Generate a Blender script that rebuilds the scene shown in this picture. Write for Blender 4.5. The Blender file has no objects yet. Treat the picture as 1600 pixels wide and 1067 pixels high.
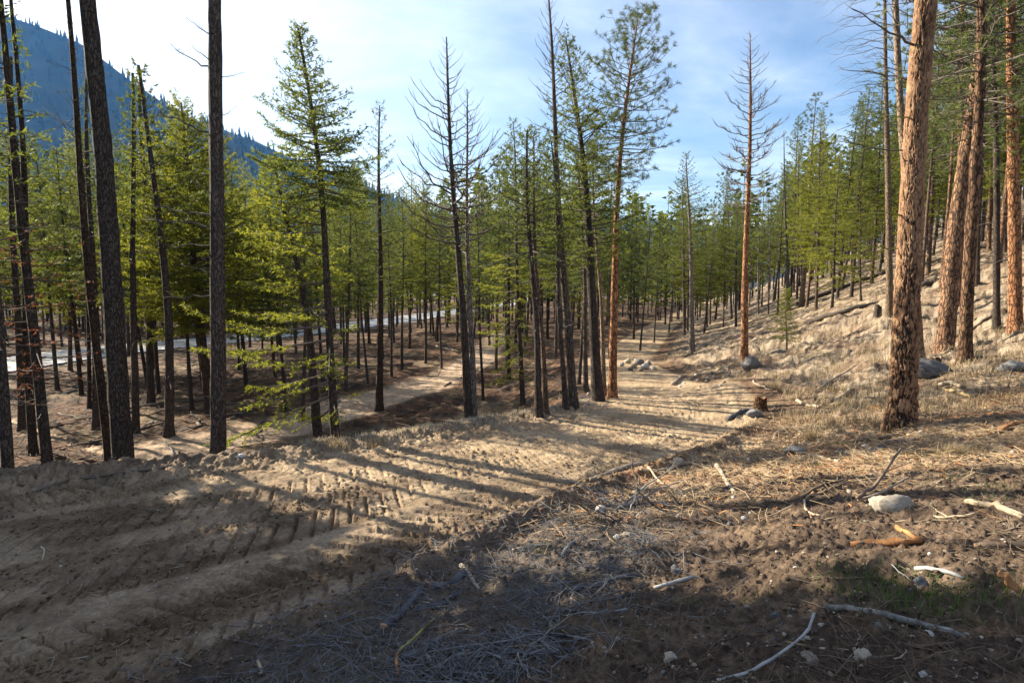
import bpy, math, random
import numpy as np
from mathutils import Vector

sc = bpy.context.scene
COL = sc.collection
R = math.radians

# ------------------------------------------------------------------ camera
CAM = np.array([0.0, 0.0, 2.3])
PITCH = R(5.5)
FPX = 900.0                                  # focal length in pixels of the 1600 px wide photograph
cam_data = bpy.data.cameras.new('camera')
cam_data.sensor_width = 36.0
cam_data.lens = 36.0 * FPX / 1600.0
cam_data.clip_start = 0.05
cam_data.clip_end = 9000.0
cam = bpy.data.objects.new('camera', cam_data)
COL.objects.link(cam)
cam.location = CAM
cam.rotation_euler = (R(90) - PITCH, 0, 0)
sc.camera = cam

# ------------------------------------------------------------------ sky, sun, exposure
SUN_AZ = R(-60)                              # from +Y (the view direction), negative = to the left
SUN_EL = R(27)
world = bpy.data.worlds.new('World')
sc.world = world
world.use_nodes = True
wn, wl = world.node_tree.nodes, world.node_tree.links
wn.clear()
w_out = wn.new('ShaderNodeOutputWorld')
w_bg = wn.new('ShaderNodeBackground')
w_bg.inputs['Strength'].default_value = 0.056
w_sky = wn.new('ShaderNodeTexSky')
w_sky.sky_type = 'NISHITA'
w_sky.sun_disc = False
w_sky.sun_elevation = SUN_EL
w_sky.sun_rotation = SUN_AZ
w_sky.altitude = 600
w_sky.air_density = 1.0
w_sky.dust_density = 1.8
w_sky.ozone_density = 2.6
# thin high cloud: streaky noise on the direction projected to a high plane
w_tc = wn.new('ShaderNodeTexCoord')
w_sep = wn.new('ShaderNodeSeparateXYZ')
wl.new(w_tc.outputs['Generated'], w_sep.inputs[0])
def wmath(op, a, b=None, c=None):
    n = wn.new('ShaderNodeMath'); n.operation = op
    for i, v in enumerate((a, b, c)):
        if v is None: continue
        if isinstance(v, (int, float)): n.inputs[i].default_value = v
        else: wl.new(v, n.inputs[i])
    return n.outputs[0]
w_z = wmath('ADD', wmath('MAXIMUM', w_sep.outputs['Z'], 0.0), 0.16)
w_px = wmath('DIVIDE', w_sep.outputs['X'], w_z)
w_py = wmath('DIVIDE', w_sep.outputs['Y'], w_z)
w_cmb = wn.new('ShaderNodeCombineXYZ')
wl.new(wmath('MULTIPLY', wmath('ADD', w_px, wmath('MULTIPLY', w_py, 0.35)), 0.55), w_cmb.inputs[0])
wl.new(wmath('MULTIPLY', w_py, 1.15), w_cmb.inputs[1])
w_no = wn.new('ShaderNodeTexNoise')
w_no.inputs['Scale'].default_value = 0.75
w_no.inputs['Detail'].default_value = 9
w_no.inputs['Roughness'].default_value = 0.6
w_no.inputs['Distortion'].default_value = 0.5
wl.new(w_cmb.outputs[0], w_no.inputs['Vector'])
w_rmp = wn.new('ShaderNodeMapRange')
w_rmp.inputs['From Min'].default_value = 0.36
w_rmp.inputs['From Max'].default_value = 0.76
w_rmp.inputs['To Max'].default_value = 0.42
w_rmp.interpolation_type = 'SMOOTHSTEP'
wl.new(w_no.outputs['Fac'], w_rmp.inputs['Value'])
w_mix = wn.new('ShaderNodeMixRGB')
w_mix.inputs['Color2'].default_value = (13.0, 13.6, 15.2, 1)
wl.new(w_rmp.outputs[0], w_mix.inputs['Fac'])
wl.new(w_sky.outputs[0], w_mix.inputs['Color1'])
wl.new(w_mix.outputs[0], w_bg.inputs['Color'])
wl.new(w_bg.outputs[0], w_out.inputs['Surface'])

SUN_DIR = np.array([math.sin(SUN_AZ) * math.cos(SUN_EL), math.cos(SUN_AZ) * math.cos(SUN_EL), math.sin(SUN_EL)])
sun_data = bpy.data.lights.new('sun', 'SUN')
sun_data.energy = 5.0
sun_data.angle = R(0.5)
sun_data.color = (1.0, 0.925, 0.81)
sun = bpy.data.objects.new('sun', sun_data)
COL.objects.link(sun)
sun.location = (-40, 20, 40)
sun.rotation_euler = Vector(SUN_DIR).to_track_quat('Z', 'Y').to_euler()

sc.view_settings.view_transform = 'Standard'
sc.view_settings.look = 'None'
sc.view_settings.gamma = 1.0
sc.view_settings.use_curve_mapping = False
sc.view_settings.exposure = 1.8
sc.cycles.max_bounces = 6
sc.cycles.diffuse_bounces = 3
sc.cycles.glossy_bounces = 2
sc.cycles.transmission_bounces = 3
sc.cycles.volume_bounces = 0
sc.cycles.transparent_max_bounces = 8
sc.cycles.caustics_reflective = False
sc.cycles.caustics_refractive = False
sc.cycles.use_denoising = True
sc.cycles.use_adaptive_sampling = False
sc.cycles.sample_clamp_indirect = 4.0

# ------------------------------------------------------------------ noise (numpy)
def _hash(ix, iy, seed):
    h = (ix.astype(np.int64) * 374761393 + iy.astype(np.int64) * 668265263 + seed * 974711 + 12345) & 0xFFFFFFFF
    h = ((h ^ (h >> 13)) * 1274126177) & 0xFFFFFFFF
    h = ((h ^ (h >> 16)) * 2246822519) & 0xFFFFFFFF
    return (h ^ (h >> 15)) & 0xFFFFFF

def perlin(x, y, seed=0):
    ix = np.floor(x); iy = np.floor(y)
    fx = x - ix; fy = y - iy
    ux = fx * fx * fx * (fx * (fx * 6 - 15) + 10)
    uy = fy * fy * fy * (fy * (fy * 6 - 15) + 10)
    def g(dx, dy):
        a = _hash(ix + dx, iy + dy, seed) * (2 * math.pi / 0x1000000)
        return np.cos(a) * (fx - dx) + np.sin(a) * (fy - dy)
    a = g(0, 0); b = g(1, 0); c = g(0, 1); d = g(1, 1)
    return (a + (b - a) * ux) * (1 - uy) + (c + (d - c) * ux) * uy

def fbm(x, y, size, octv, seed, gain=0.5):
    s = np.zeros_like(x); f = 1.0 / size; a = 1.0
    for o in range(octv):
        s = s + a * perlin(x * f + 17.3 * o, y * f - 9.1 * o, seed + o * 7)
        f *= 2.03; a *= gain
    return s * 1.4

def worley(x, y, seed, wrap=None):
    """F1, F2 and the id of the nearest cell of a jittered grid; wrap = period of x in cells"""
    ix = np.floor(x); iy = np.floor(y)
    f1 = np.full_like(x, 9.0); f2 = np.full_like(x, 9.0); idn = np.zeros_like(x)
    for dx in (-1, 0, 1):
        for dy in (-1, 0, 1):
            cx = ix + dx; cy = iy + dy
            wx = np.mod(cx, wrap) if wrap else cx
            h1 = _hash(wx, cy, seed) / 0x1000000
            h2 = _hash(wx, cy, seed + 91) / 0x1000000
            d = np.hypot(cx + h1 - x, cy + h2 - y)
            m = d < f1
            f2 = np.where(m, f1, np.minimum(f2, d))
            idn = np.where(m, _hash(wx, cy, seed + 33) / 0x1000000, idn)
            f1 = np.where(m, d, f1)
    return f1, f2, idn

def smooth(e0, e1, x):
    t = np.clip((x - e0) / (e1 - e0), 0, 1)
    return t * t * (3 - 2 * t)

# ------------------------------------------------------------------ paths
def spline(pts, step=0.1):
    """Catmull-Rom through rows of any width, resampled about every step metres"""
    p = np.array(pts, float)
    p = np.vstack([2 * p[0] - p[1], p, 2 * p[-1] - p[-2]])
    out = []
    for i in range(1, len(p) - 2):
        n = max(2, int(np.linalg.norm(p[i + 1, :2] - p[i, :2]) / step))
        t = np.linspace(0, 1, n, endpoint=False)[:, None]
        a, b, c, d = p[i - 1], p[i], p[i + 1], p[i + 2]
        out.append(0.5 * (2 * b + (c - a) * t + (2 * a - 5 * b + 4 * c - d) * t ** 2 + (3 * b - a - 3 * c + d) * t ** 3))
    out.append(p[-2][None])
    return np.vstack(out)

class Path:
    def __init__(self, pts, step=0.1):
        self.c = spline(pts, step)
        d = np.gradient(self.c[:, :2], axis=0)
        self.seg = np.linalg.norm(d, axis=1)
        self.t = d / self.seg[:, None]
        ds = np.linalg.norm(np.diff(self.c[:, :2], axis=0), axis=1)
        self.s = np.concatenate([[0], np.cumsum(ds)])
    def near(self, x, y):
        """(s, signed offset to the right, extra columns) of the nearest point"""
        n = len(x); idx = np.empty(n, int)
        cx, cy = self.c[:, 0].astype(np.float32), self.c[:, 1].astype(np.float32)
        st = 6
        for k in range(0, n, 6000):
            X = x[k:k + 6000, None].astype(np.float32); Y = y[k:k + 6000, None].astype(np.float32)
            co = np.argmin((X - cx[None, ::st]) ** 2 + (Y - cy[None, ::st]) ** 2, axis=1) * st
            cand = np.clip(co[:, None] + np.arange(-st, st + 1)[None], 0, len(cx) - 1)
            d = (X - cx[cand]) ** 2 + (Y - cy[cand]) ** 2
            idx[k:k + 6000] = cand[np.arange(len(co)), np.argmin(d, axis=1)]
        px = x - self.c[idx, 0]; py = y - self.c[idx, 1]
        tx, ty = self.t[idx, 0], self.t[idx, 1]
        along = px * tx + py * ty
        return self.s[idx] + along, px * ty - py * tx, self.c[idx, 2:]

# x, y, half width, height
ROAD = Path([(-16, -1.0, 2.8, 0.1), (-9, 1.9, 2.7, 0.08), (-5, 3.8, 2.4, 0.05), (-2.7, 5.5, 2.1, 0.02), (-1.0, 7.2, 1.75, -0.05),
             (.7, 9.0, 1.75, -0.2), (2.4, 11.0, 1.75, -0.35), (3.9, 13.8, 1.85, -0.6), (4.5, 18, 2.0, -0.95), (4.7, 24, 1.9, -1.3),
             (6, 32, 1.7, -1.75), (10, 45, 1.7, -2.2), (18, 70, 1.7, -2.7), (36, 120, 1.7, -3.2), (80, 230, 1.7, -3.5)])
HIGHWAY = Path([(-30, -40, 3.6, -3.2), (-34, 10, 3.6, -3.2), (-35.5, 36, 3.6, -3.2), (-33.5, 50, 3.6, -3.2), (-27, 63, 3.6, -3.2), (-20, 87, 3.6, -3.2),
                (-13, 118, 3.6, -3.2), (-2, 175, 3.6, -3.3), (8, 260, 3.6, -3.5)], 0.4)
PATHL = Path([(-9.6, 12.9, 1.1, 0), (-7.4, 15.4, 1.25, 0), (-5.6, 19.5, 1.25, 0), (-3.6, 25, 1.2, 0), (-2.0, 33, 1.1, 0), (-1.7, 45, 1.0, 0), (-1.0, 60, 1.0, 0)], 0.2)

def hill(d):
    d = np.maximum(d, 0)
    a = 0.27 * (np.sqrt(d * d + 0.36) - 0.6)
    return a + 0.13 * (np.sqrt(np.maximum(d - 5, 0) ** 2 + 4) - 2)

def bench(x, y):
    z = -1.55 - 0.013 * np.clip(y, 0, 80) - 0.035 * np.clip(-x - 9, 0, 60)
    return np.maximum(z, -3.25)

def macro(x, y, full=False):
    x = np.atleast_1d(np.asarray(x, float)); y = np.atleast_1d(np.asarray(y, float))
    s, t, e = ROAD.near(x, y)
    hw, zr = e[:, 0], e[:, 1]
    dl = -t - hw; dr = t - hw
    wb = 2.4 + 0.04 * np.clip(y - 8, 0, 60)
    z = zr + (bench(x, y) - zr) * smooth(0.15, wb, dl)
    berm = smooth(16, 11, y) * (0.35 + 0.65 * smooth(-3.6, -5.6, x)) * (0.20 * np.exp(-((dl - 0.15) / 0.35) ** 2) + 0.055 * np.exp(-((dl + 0.55 + 0.15 * np.sin(s * .9)) / 0.13) ** 2))
    z = z + berm + hill(dr)
    # spoil ridge along the right road edge, and the low mound right of the road by the bend
    z = z + 0.10 * np.exp(-((dr - 0.12) / 0.16) ** 2) * smooth(13, 9, y)
    z = z + 0.45 * np.exp(-(((x - 6.6) / 1.3) ** 2 + ((y - 16.2) / 2.0) ** 2))
    hs, ht, he = HIGHWAY.near(x, y)
    z = z + (he[:, 1] - z) * smooth(7.5, 4.2, np.abs(ht))
    z = z + 0.12 * fbm(x, y, 5.0, 2, 5) * smooth(0.2, 2.5, np.maximum(dl, dr)) * smooth(5, 8, np.abs(ht))
    if not full: return z
    ps, pt, pe = PATHL.near(x, y)
    return z, s, t, hw, dl, dr, ht, pt / pe[:, 0] + 9 * smooth(0.6, -0.6, ps)

def lugs(s, t, t0, w, pitch, slant, seed, x, y, depth):
    """track-plate prints: narrow grooves across a band of width w centred on offset t0"""
    ph = (s + slant * (t - t0)) / pitch + 0.10 * perlin(x / 1.3, y / 1.3, seed)
    cs = np.cos(2 * math.pi * ph)
    bar = smooth(0.74, 0.96, cs)
    edge = np.abs(t - t0 - 0.05 * perlin(x / 2.5, y / 2.5, seed + 4)) + 0.03 * perlin(x / .09, y / .09, seed + 2)
    band = smooth(w * 0.5 + 0.02, w * 0.5 - 0.02, edge)
    keep = smooth(-0.75, -0.40, fbm(x, y, 1.6, 2, seed + 9) + 0.25 * perlin(x / .15, y / .15, seed + 5))
    lip = smooth(0.80, 0.98, np.cos(2 * math.pi * (ph - 0.17)))
    return depth * band * keep * (0.40 * lip - bar) - 0.12 * depth * smooth(w * .5 + .04, w * .5, edge)

def micro(x, y, s, t, hw, dl, dr, ht, pn):
    near = smooth(60, 25, y)
    road = smooth(0.25, -0.1, np.maximum(dl, dr))
    off = 1 - road
    m = np.zeros_like(x)
    # dirt road: tracks, ruts, crumbs
    fine = fbm(x, y, 0.16, 3, 60, 0.6)
    tr = np.zeros_like(x)
    for k, (t0, w, pitch, sl, dp) in enumerate([(0.60, .50, .19, .55, .050), (1.38, .46, .19, -.5, .048), (-0.55, .50, .20, .5, .046), (-1.55, .50, .21, -.55, .045), (-2.1, .4, .2, .4, .045), (.05, .3, .17, .6, .03), (1.95, .3, .18, .45, .035)]):
        tr += lugs(s, t, t0 * hw / 2.1, w, pitch, sl, 100 + 11 * k, x, y, dp * 1.0)
    rut = -0.045 * np.exp(-((t - 0.98 * hw / 2.1) / 0.13) ** 2) - 0.04 * np.exp(-((t + 0.05) / 0.16) ** 2) - 0.03 * np.exp(-((t + 1.05 * hw / 2.1) / 0.12) ** 2)
    rut += 0.03 * np.exp(-((t - 0.25 * hw / 2.1) / 0.07) ** 2) + 0.035 * np.exp(-((t - 1.15 * hw / 2.1) / 0.05) ** 2) + 0.03 * np.exp(-((t + 0.27) / 0.05) ** 2)
    rut *= 0.24 * (0.7 + 0.8 * perlin(s / 2.1, t * 0.7, 31))
    crumb = np.maximum(0, fbm(x, y, 0.075, 2, 66, 0.7) - 0.18) * smooth(-0.15, 0.25, fbm(x, y, 0.8, 2, 71))
    streak = 0.008 * perlin(s / 1.7, t / 0.06, 77) + 0.009 * perlin(s / 2.6, t / 0.16, 78)
    torn = smooth(-0.25, 0.2, 1.5 * fbm(s / 3.0, t / .45, 1.0, 2, 71) + 0.18 * np.cos(2 * math.pi * t / 0.95 + .6))
    clod = np.maximum(0, perlin(x / .055, y / .055, 301) + .6 * perlin(x / .03, y / .03, 302) - .12)
    m += road * smooth(22, 9, y) * torn * (0.008 + 0.012 * smooth(8.5, 5.5, y)) * clod
    m += road * smooth(26, 12, y) * (tr * (0.50 + 0.55 * smooth(7.5, 5.5, y)) + rut + 0.06 * crumb + streak)
    m += road * (0.004 * fine + 0.006 * fbm(x, y, 0.9, 2, 62))
    # torn soil and slash ground right of the road, rougher close to the road
    soil = off * smooth(-0.2, 0.4, dr) * smooth(17, 11, y)
    m += soil * (0.040 * fbm(x, y, 0.8, 3, 80, 0.55) + 0.022 * fbm(x, y, 0.16, 3, 83, 0.68) + 0.035 * np.maximum(0, fbm(x, y, 0.075, 3, 85, 0.75) - 0.05))
    m += 0.05 * np.exp(-((dr - 0.12) / 0.2) ** 2) * smooth(14, 9, y) * fbm(x, y, 0.22, 3, 88, 0.6)
    # berm clods left
    bm = np.exp(-((dl + 0.1) / 0.7) ** 2) * smooth(18, 11, y)
    m += bm * (0.04 * np.maximum(0, perlin(x / .06, y / .06, 305) + .6 * perlin(x / .032, y / .032, 306)) + 0.06 * fbm(x, y, 0.3, 3, 90, 0.6) + 0.03 * fbm(x, y, 0.09, 2, 92, 0.6))
    # hillside hummocks and the forest floor
    hl = off * smooth(0.3, 1.5, dr) * smooth(9, 15, y)
    m += hl * (0.16 * fbm(x, y, 1.6, 3, 95) + 0.11 * fbm(x, y, 0.5, 3, 97, 0.65))
    fl = off * smooth(0.3, 1.6, dl) * smooth(4.5, 7, np.abs(ht)) * smooth(0.8, 1.3, np.abs(pn))
    m += fl * (0.09 * fbm(x, y, 1.2, 3, 55, 0.55) + 0.04 * fbm(x, y, 0.3, 2, 57, 0.6))
    pl = smooth(1.15, 0.85, np.abs(pn)) * smooth(0.6, 1.6, dl)
    m += pl * (-0.05 + 0.05 * np.abs(np.abs(pn) - 0.5) + 0.02 * fbm(x, y, 0.4, 3, 59, 0.6))
    return m * (0.35 + 0.65 * near)

def height(x, y):
    x = np.atleast_1d(np.asarray(x, float)); y = np.atleast_1d(np.asarray(y, float))
    z, s, t, hw, dl, dr, ht, pn = macro(x, y, True)
    return z + micro(x, y, s, t, hw, dl, dr, ht, pn)

def h1(x, y): return float(height([x], [y])[0])

def ray(px, py):
    vx = (px - 800.0) / FPX; vy = -(py - 533.5) / FPX
    d = np.array([vx, math.cos(PITCH) + vy * math.sin(PITCH), -math.sin(PITCH) + vy * math.cos(PITCH)])
    return d / d[1]                          # per metre of Y

_ys = np.exp(np.linspace(math.log(1.5), math.log(220), 2600))
def hit(px, py):
    """where the sight line of a photograph pixel meets the ground"""
    d = ray(px, py)
    g = macro(d[0] * _ys, _ys)
    below = np.nonzero(CAM[2] + d[2] * _ys <= g)[0]
    y = _ys[below[0]] if len(below) else 200.0
    return np.array([d[0] * y, y, h1(d[0] * y, y)])

def at_depth(px, y):
    """the ground point at distance y that stands in photograph column px"""
    z = 0.0
    for _ in range(4):
        f = y * math.cos(PITCH) + (CAM[2] - z) * math.sin(PITCH)
        x = (px - 800.0) / FPX * f
        z = float(macro([x], [y])[0])
    return np.array([x, y, h1(x, y)])

def on_plane(px, py, y):
    d = ray(px, py)
    return np.array([d[0] * y, y, CAM[2] + d[2] * y])

# ------------------------------------------------------------------ mesh and object helpers
class Acc:
    """collects vertices and triangles / quads, builds one mesh object"""
    def __init__(self):
        self.v = []; self.f = []; self.m = []; self.n = 0
    def add(self, v, f, mat=0):
        v = np.asarray(v, np.float32).reshape(-1, 3); f = np.asarray(f, np.int32)
        self.v.append(v); self.f.append(f + self.n); self.m.append(np.full(len(f), mat, np.int32)); self.n += len(v)
    def mesh(self, name, mats, smooth_shade=True):
        me = bpy.data.meshes.new(name)
        v = np.vstack(self.v)
        me.vertices.add(len(v)); me.vertices.foreach_set('co', v.ravel())
        loops = np.concatenate([f.ravel() for f in self.f])
        tot = np.concatenate([np.full(len(f), f.shape[1], np.int32) for f in self.f])
        start = np.concatenate([[0], np.cumsum(tot)[:-1]]).astype(np.int32)
        me.loops.add(len(loops)); me.loops.foreach_set('vertex_index', loops.astype(np.int32))
        me.polygons.add(len(tot)); me.polygons.foreach_set('loop_start', start)
        for m in mats: me.materials.append(m)
        me.polygons.foreach_set('material_index', np.concatenate(self.m))
        me.polygons.foreach_set('use_smooth', np.full(len(tot), smooth_shade))
        me.update(calc_edges=True)
        return me
    def build(self, name, mats, parent=None, smooth_shade=True):
        if not isinstance(mats, (list, tuple)): mats = [mats]
        return link(name, self.mesh(name, mats, smooth_shade), parent)

def link(name, me, parent=None):
    o = bpy.data.objects.new(name, me); COL.objects.link(o)
    if parent is not None: o.parent = parent
    return o

def tag(o, label=None, cat=None, group=None, kind=None):
    for k, v in (('label', label), ('category', cat), ('group', group), ('kind', kind)):
        if v: o[k] = v
    return o

def empty(name, loc, rz=0.0):
    o = bpy.data.objects.new(name, None); COL.objects.link(o)
    o.location = [float(c) for c in loc]; o.rotation_euler = (0, 0, rz); o.empty_display_size = 0.2
    return o

def copy_tree(o, parent=None):
    c = o.copy(); COL.objects.link(c)
    if parent is not None: c.parent = parent
    for ch in KIDS.get(o.name, []): copy_tree(ch, c)
    return c
KIDS = {}
def kid(parent, o):
    KIDS.setdefault(parent.name, []).append(o); return o

def tube(pts, rad, k=8, cap=True, twist=0.0, squash=None):
    """vertices and quads of a tube along pts; returns (v, quads, tris)"""
    p = np.asarray(pts, float); r = np.asarray(rad, float); n = len(p)
    t = np.gradient(p, axis=0); t /= np.linalg.norm(t, axis=1)[:, None] + 1e-9
    ax = np.argmin(np.abs(p[-1] - p[0])); ref = np.zeros(3); ref[ax] = 1
    a = np.cross(t, ref); a /= np.linalg.norm(a, axis=1)[:, None] + 1e-9
    b = np.cross(t, a)
    th = np.arange(k) * (2 * math.pi / k) + twist
    ring = np.cos(th)[None, :, None] * a[:, None] + np.sin(th)[None, :, None] * b[:, None]
    v = p[:, None] + ring * (r[:, None, None] if r.ndim == 1 else r[:, :, None])
    i = np.arange(n - 1)[:, None] * k; j = np.arange(k)[None]; j2 = (j + 1) % k
    q = np.stack([i + j, i + j2, i + k + j2, i + k + j], -1).reshape(-1, 4)
    v = v.reshape(-1, 3)
    tr = np.zeros((0, 3), int)
    if cap:
        c0, c1 = len(v), len(v) + 1
        v = np.vstack([v, p[:1], p[-1:]])
        jj = np.arange(k); kk = (jj + 1) % k
        tr = np.vstack([np.stack([np.full(k, c0), kk, jj], -1), np.stack([np.full(k, c1), (n - 1) * k + jj, (n - 1) * k + kk], -1)])
    return v, q, tr

def add_tube(acc, pts, rad, k=8, mat=0, cap_mat=None, twist=0.0):
    v, q, tr = tube(pts, rad, k, True, twist)
    acc.add(v, q, mat)
    base = acc.n - len(v)
    acc.v.append(np.zeros((0, 3), np.float32))
    acc.f.append((tr + base).astype(np.int32)); acc.m.append(np.full(len(tr), mat if cap_mat is None else cap_mat, np.int32))

# ------------------------------------------------------------------ materials
def new_mat(name):
    m = bpy.data.materials.new(name); m.use_nodes = True
    nt = m.node_tree; nt.nodes.clear()
    out = nt.nodes.new('ShaderNodeOutputMaterial')
    return m, nt, out

def N(nt, typ, inputs=None, **props):
    n = nt.nodes.new(typ)
    for k, v in props.items(): setattr(n, k, v)
    for k, v in (inputs or {}).items():
        s = n.inputs[k]
        if isinstance(v, bpy.types.NodeSocket): nt.links.new(v, s)
        else: s.default_value = v
    return n

def ramp(nt, fac, stops):
    r = nt.nodes.new('ShaderNodeValToRGB')
    while len(r.color_ramp.elements) < len(stops): r.color_ramp.elements.new(0.5)
    for e, (p, c) in zip(r.color_ramp.elements, stops):
        e.position = p; e.color = (*c, 1)
    nt.links.new(fac, r.inputs[0])
    return r.outputs[0]

def c4(c): return (c[0], c[1], c[2], 1)

def simple(name, c1, c2, scale=8.0, rough=0.9, bump=0.3, bscale=40.0, stretch=(1, 1, 1), vary=0.25, dist=0.01, spec=0.25):
    """two-tone noise material with fine relief and a little per-object variation"""
    m, nt, out = new_mat(name)
    tc = N(nt, 'ShaderNodeTexCoord'); oi = N(nt, 'ShaderNodeObjectInfo')
    off = N(nt, 'ShaderNodeVectorMath', {0: tc.outputs['Object']}, operation='MULTIPLY'); off.inputs[1].default_value = stretch
    add = N(nt, 'ShaderNodeVectorMath', {0: off.outputs[0]}, operation='ADD')
    cm = N(nt, 'ShaderNodeMath', {0: oi.outputs['Random'], 1: 37.0}, operation='MULTIPLY')
    nt.links.new(cm.outputs[0], add.inputs[1])
    n1 = N(nt, 'ShaderNodeTexNoise', {'Vector': add.outputs[0], 'Scale': scale, 'Detail': 6.0, 'Roughness': 0.65})
    col = ramp(nt, n1.outputs['Fac'], [(0.32, c1), (0.68, c2)])
    br = N(nt, 'ShaderNodeMapRange', {'Value': oi.outputs['Random'], 'To Min': 1 - vary, 'To Max': 1 + vary})
    mul = N(nt, 'ShaderNodeVectorMath', {0: col}, operation='SCALE'); nt.links.new(br.outputs[0], mul.inputs['Scale'])
    n2 = N(nt, 'ShaderNodeTexNoise', {'Vector': add.outputs[0], 'Scale': bscale, 'Detail': 5.0, 'Roughness': 0.7})
    bp = N(nt, 'ShaderNodeBump', {'Height': n2.outputs['Fac'], 'Strength': bump, 'Distance': dist})
    b = N(nt, 'ShaderNodeBsdfPrincipled', {'Base Color': mul.outputs[0], 'Roughness': rough, 'Normal': bp.outputs[0]})
    b.inputs['Specular IOR Level'].default_value = spec
    nt.links.new(b.outputs[0], out.inputs['Surface'])
    return m

def ground_material():
    m, nt, out = new_mat('bare_ground')
    at = N(nt, 'ShaderNodeAttribute', attribute_name='col')
    tc = N(nt, 'ShaderNodeTexCoord')
    P = tc.outputs['Object']
    n1 = N(nt, 'ShaderNodeTexNoise', {'Vector': P, 'Scale': 26.0, 'Detail': 6.0, 'Roughness': 0.7})
    n2 = N(nt, 'ShaderNodeTexNoise', {'Vector': P, 'Scale': 2.2, 'Detail': 5.0, 'Roughness': 0.6})
    v1 = N(nt, 'ShaderNodeMapRange', {'Value': n1.outputs['Fac'], 'From Min': 0.25, 'From Max': 0.75, 'To Min': 0.5, 'To Max': 1.5})
    v2 = N(nt, 'ShaderNodeMapRange', {'Value': n2.outputs['Fac'], 'From Min': 0.25, 'From Max': 0.75, 'To Min': 0.80, 'To Max': 1.2})
    mm = N(nt, 'ShaderNodeMath', {0: v1.outputs[0], 1: v2.outputs[0]}, operation='MULTIPLY')
    mul = N(nt, 'ShaderNodeVectorMath', {0: at.outputs['Color']}, operation='SCALE'); nt.links.new(mm.outputs[0], mul.inputs['Scale'])
    # pale grit
    vo = N(nt, 'ShaderNodeTexVoronoi', {'Vector': P, 'Scale': 42.0})
    gr = N(nt, 'ShaderNodeMapRange', {'Value': vo.outputs['Distance'], 'From Min': 0.16, 'From Max': 0.10})
    sep = N(nt, 'ShaderNodeSeparateColor', {0: vo.outputs['Color']})
    pick = N(nt, 'ShaderNodeMath', {0: sep.outputs[0], 1: 0.86}, operation='GREATER_THAN')
    gm = N(nt, 'ShaderNodeMath', {0: gr.outputs[0], 1: pick.outputs[0]}, operation='MULTIPLY')
    gm2 = N(nt, 'ShaderNodeMath', {0: gm.outputs[0], 1: 0.7}, operation='MULTIPLY')
    mix = N(nt, 'ShaderNodeMixRGB', {'Fac': gm2.outputs[0], 'Color1': mul.outputs[0], 'Color2': (0.30, 0.27, 0.23, 1)})
    b1 = N(nt, 'ShaderNodeTexNoise', {'Vector': P, 'Scale': 55.0, 'Detail': 6.0, 'Roughness': 0.75})
    b2 = N(nt, 'ShaderNodeTexNoise', {'Vector': P, 'Scale': 9.0, 'Detail': 4.0, 'Roughness': 0.6})
    s1 = N(nt, 'ShaderNodeMath', {0: b2.outputs['Fac'], 1: 2.5, 2: b1.outputs['Fac']}, operation='MULTIPLY_ADD')
    bp = N(nt, 'ShaderNodeBump', {'Height': s1.outputs[0], 'Strength': 0.85, 'Distance': 0.018})
    b = N(nt, 'ShaderNodeBsdfPrincipled', {'Base Color': mix.outputs[0], 'Roughness': 0.95, 'Normal': bp.outputs[0]})
    b.inputs['Specular IOR Level'].default_value = 0.12
    nt.links.new(b.outputs[0], out.inputs['Surface'])
    return m
M_GROUND = ground_material()

# ------------------------------------------------------------------ the ground: one height field, cut into road, path, hillside and forest floor
def lerp(a, b, t): return a + (b - a) * t[:, None]
def C(*c): return np.array(c, float)[None]

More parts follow.
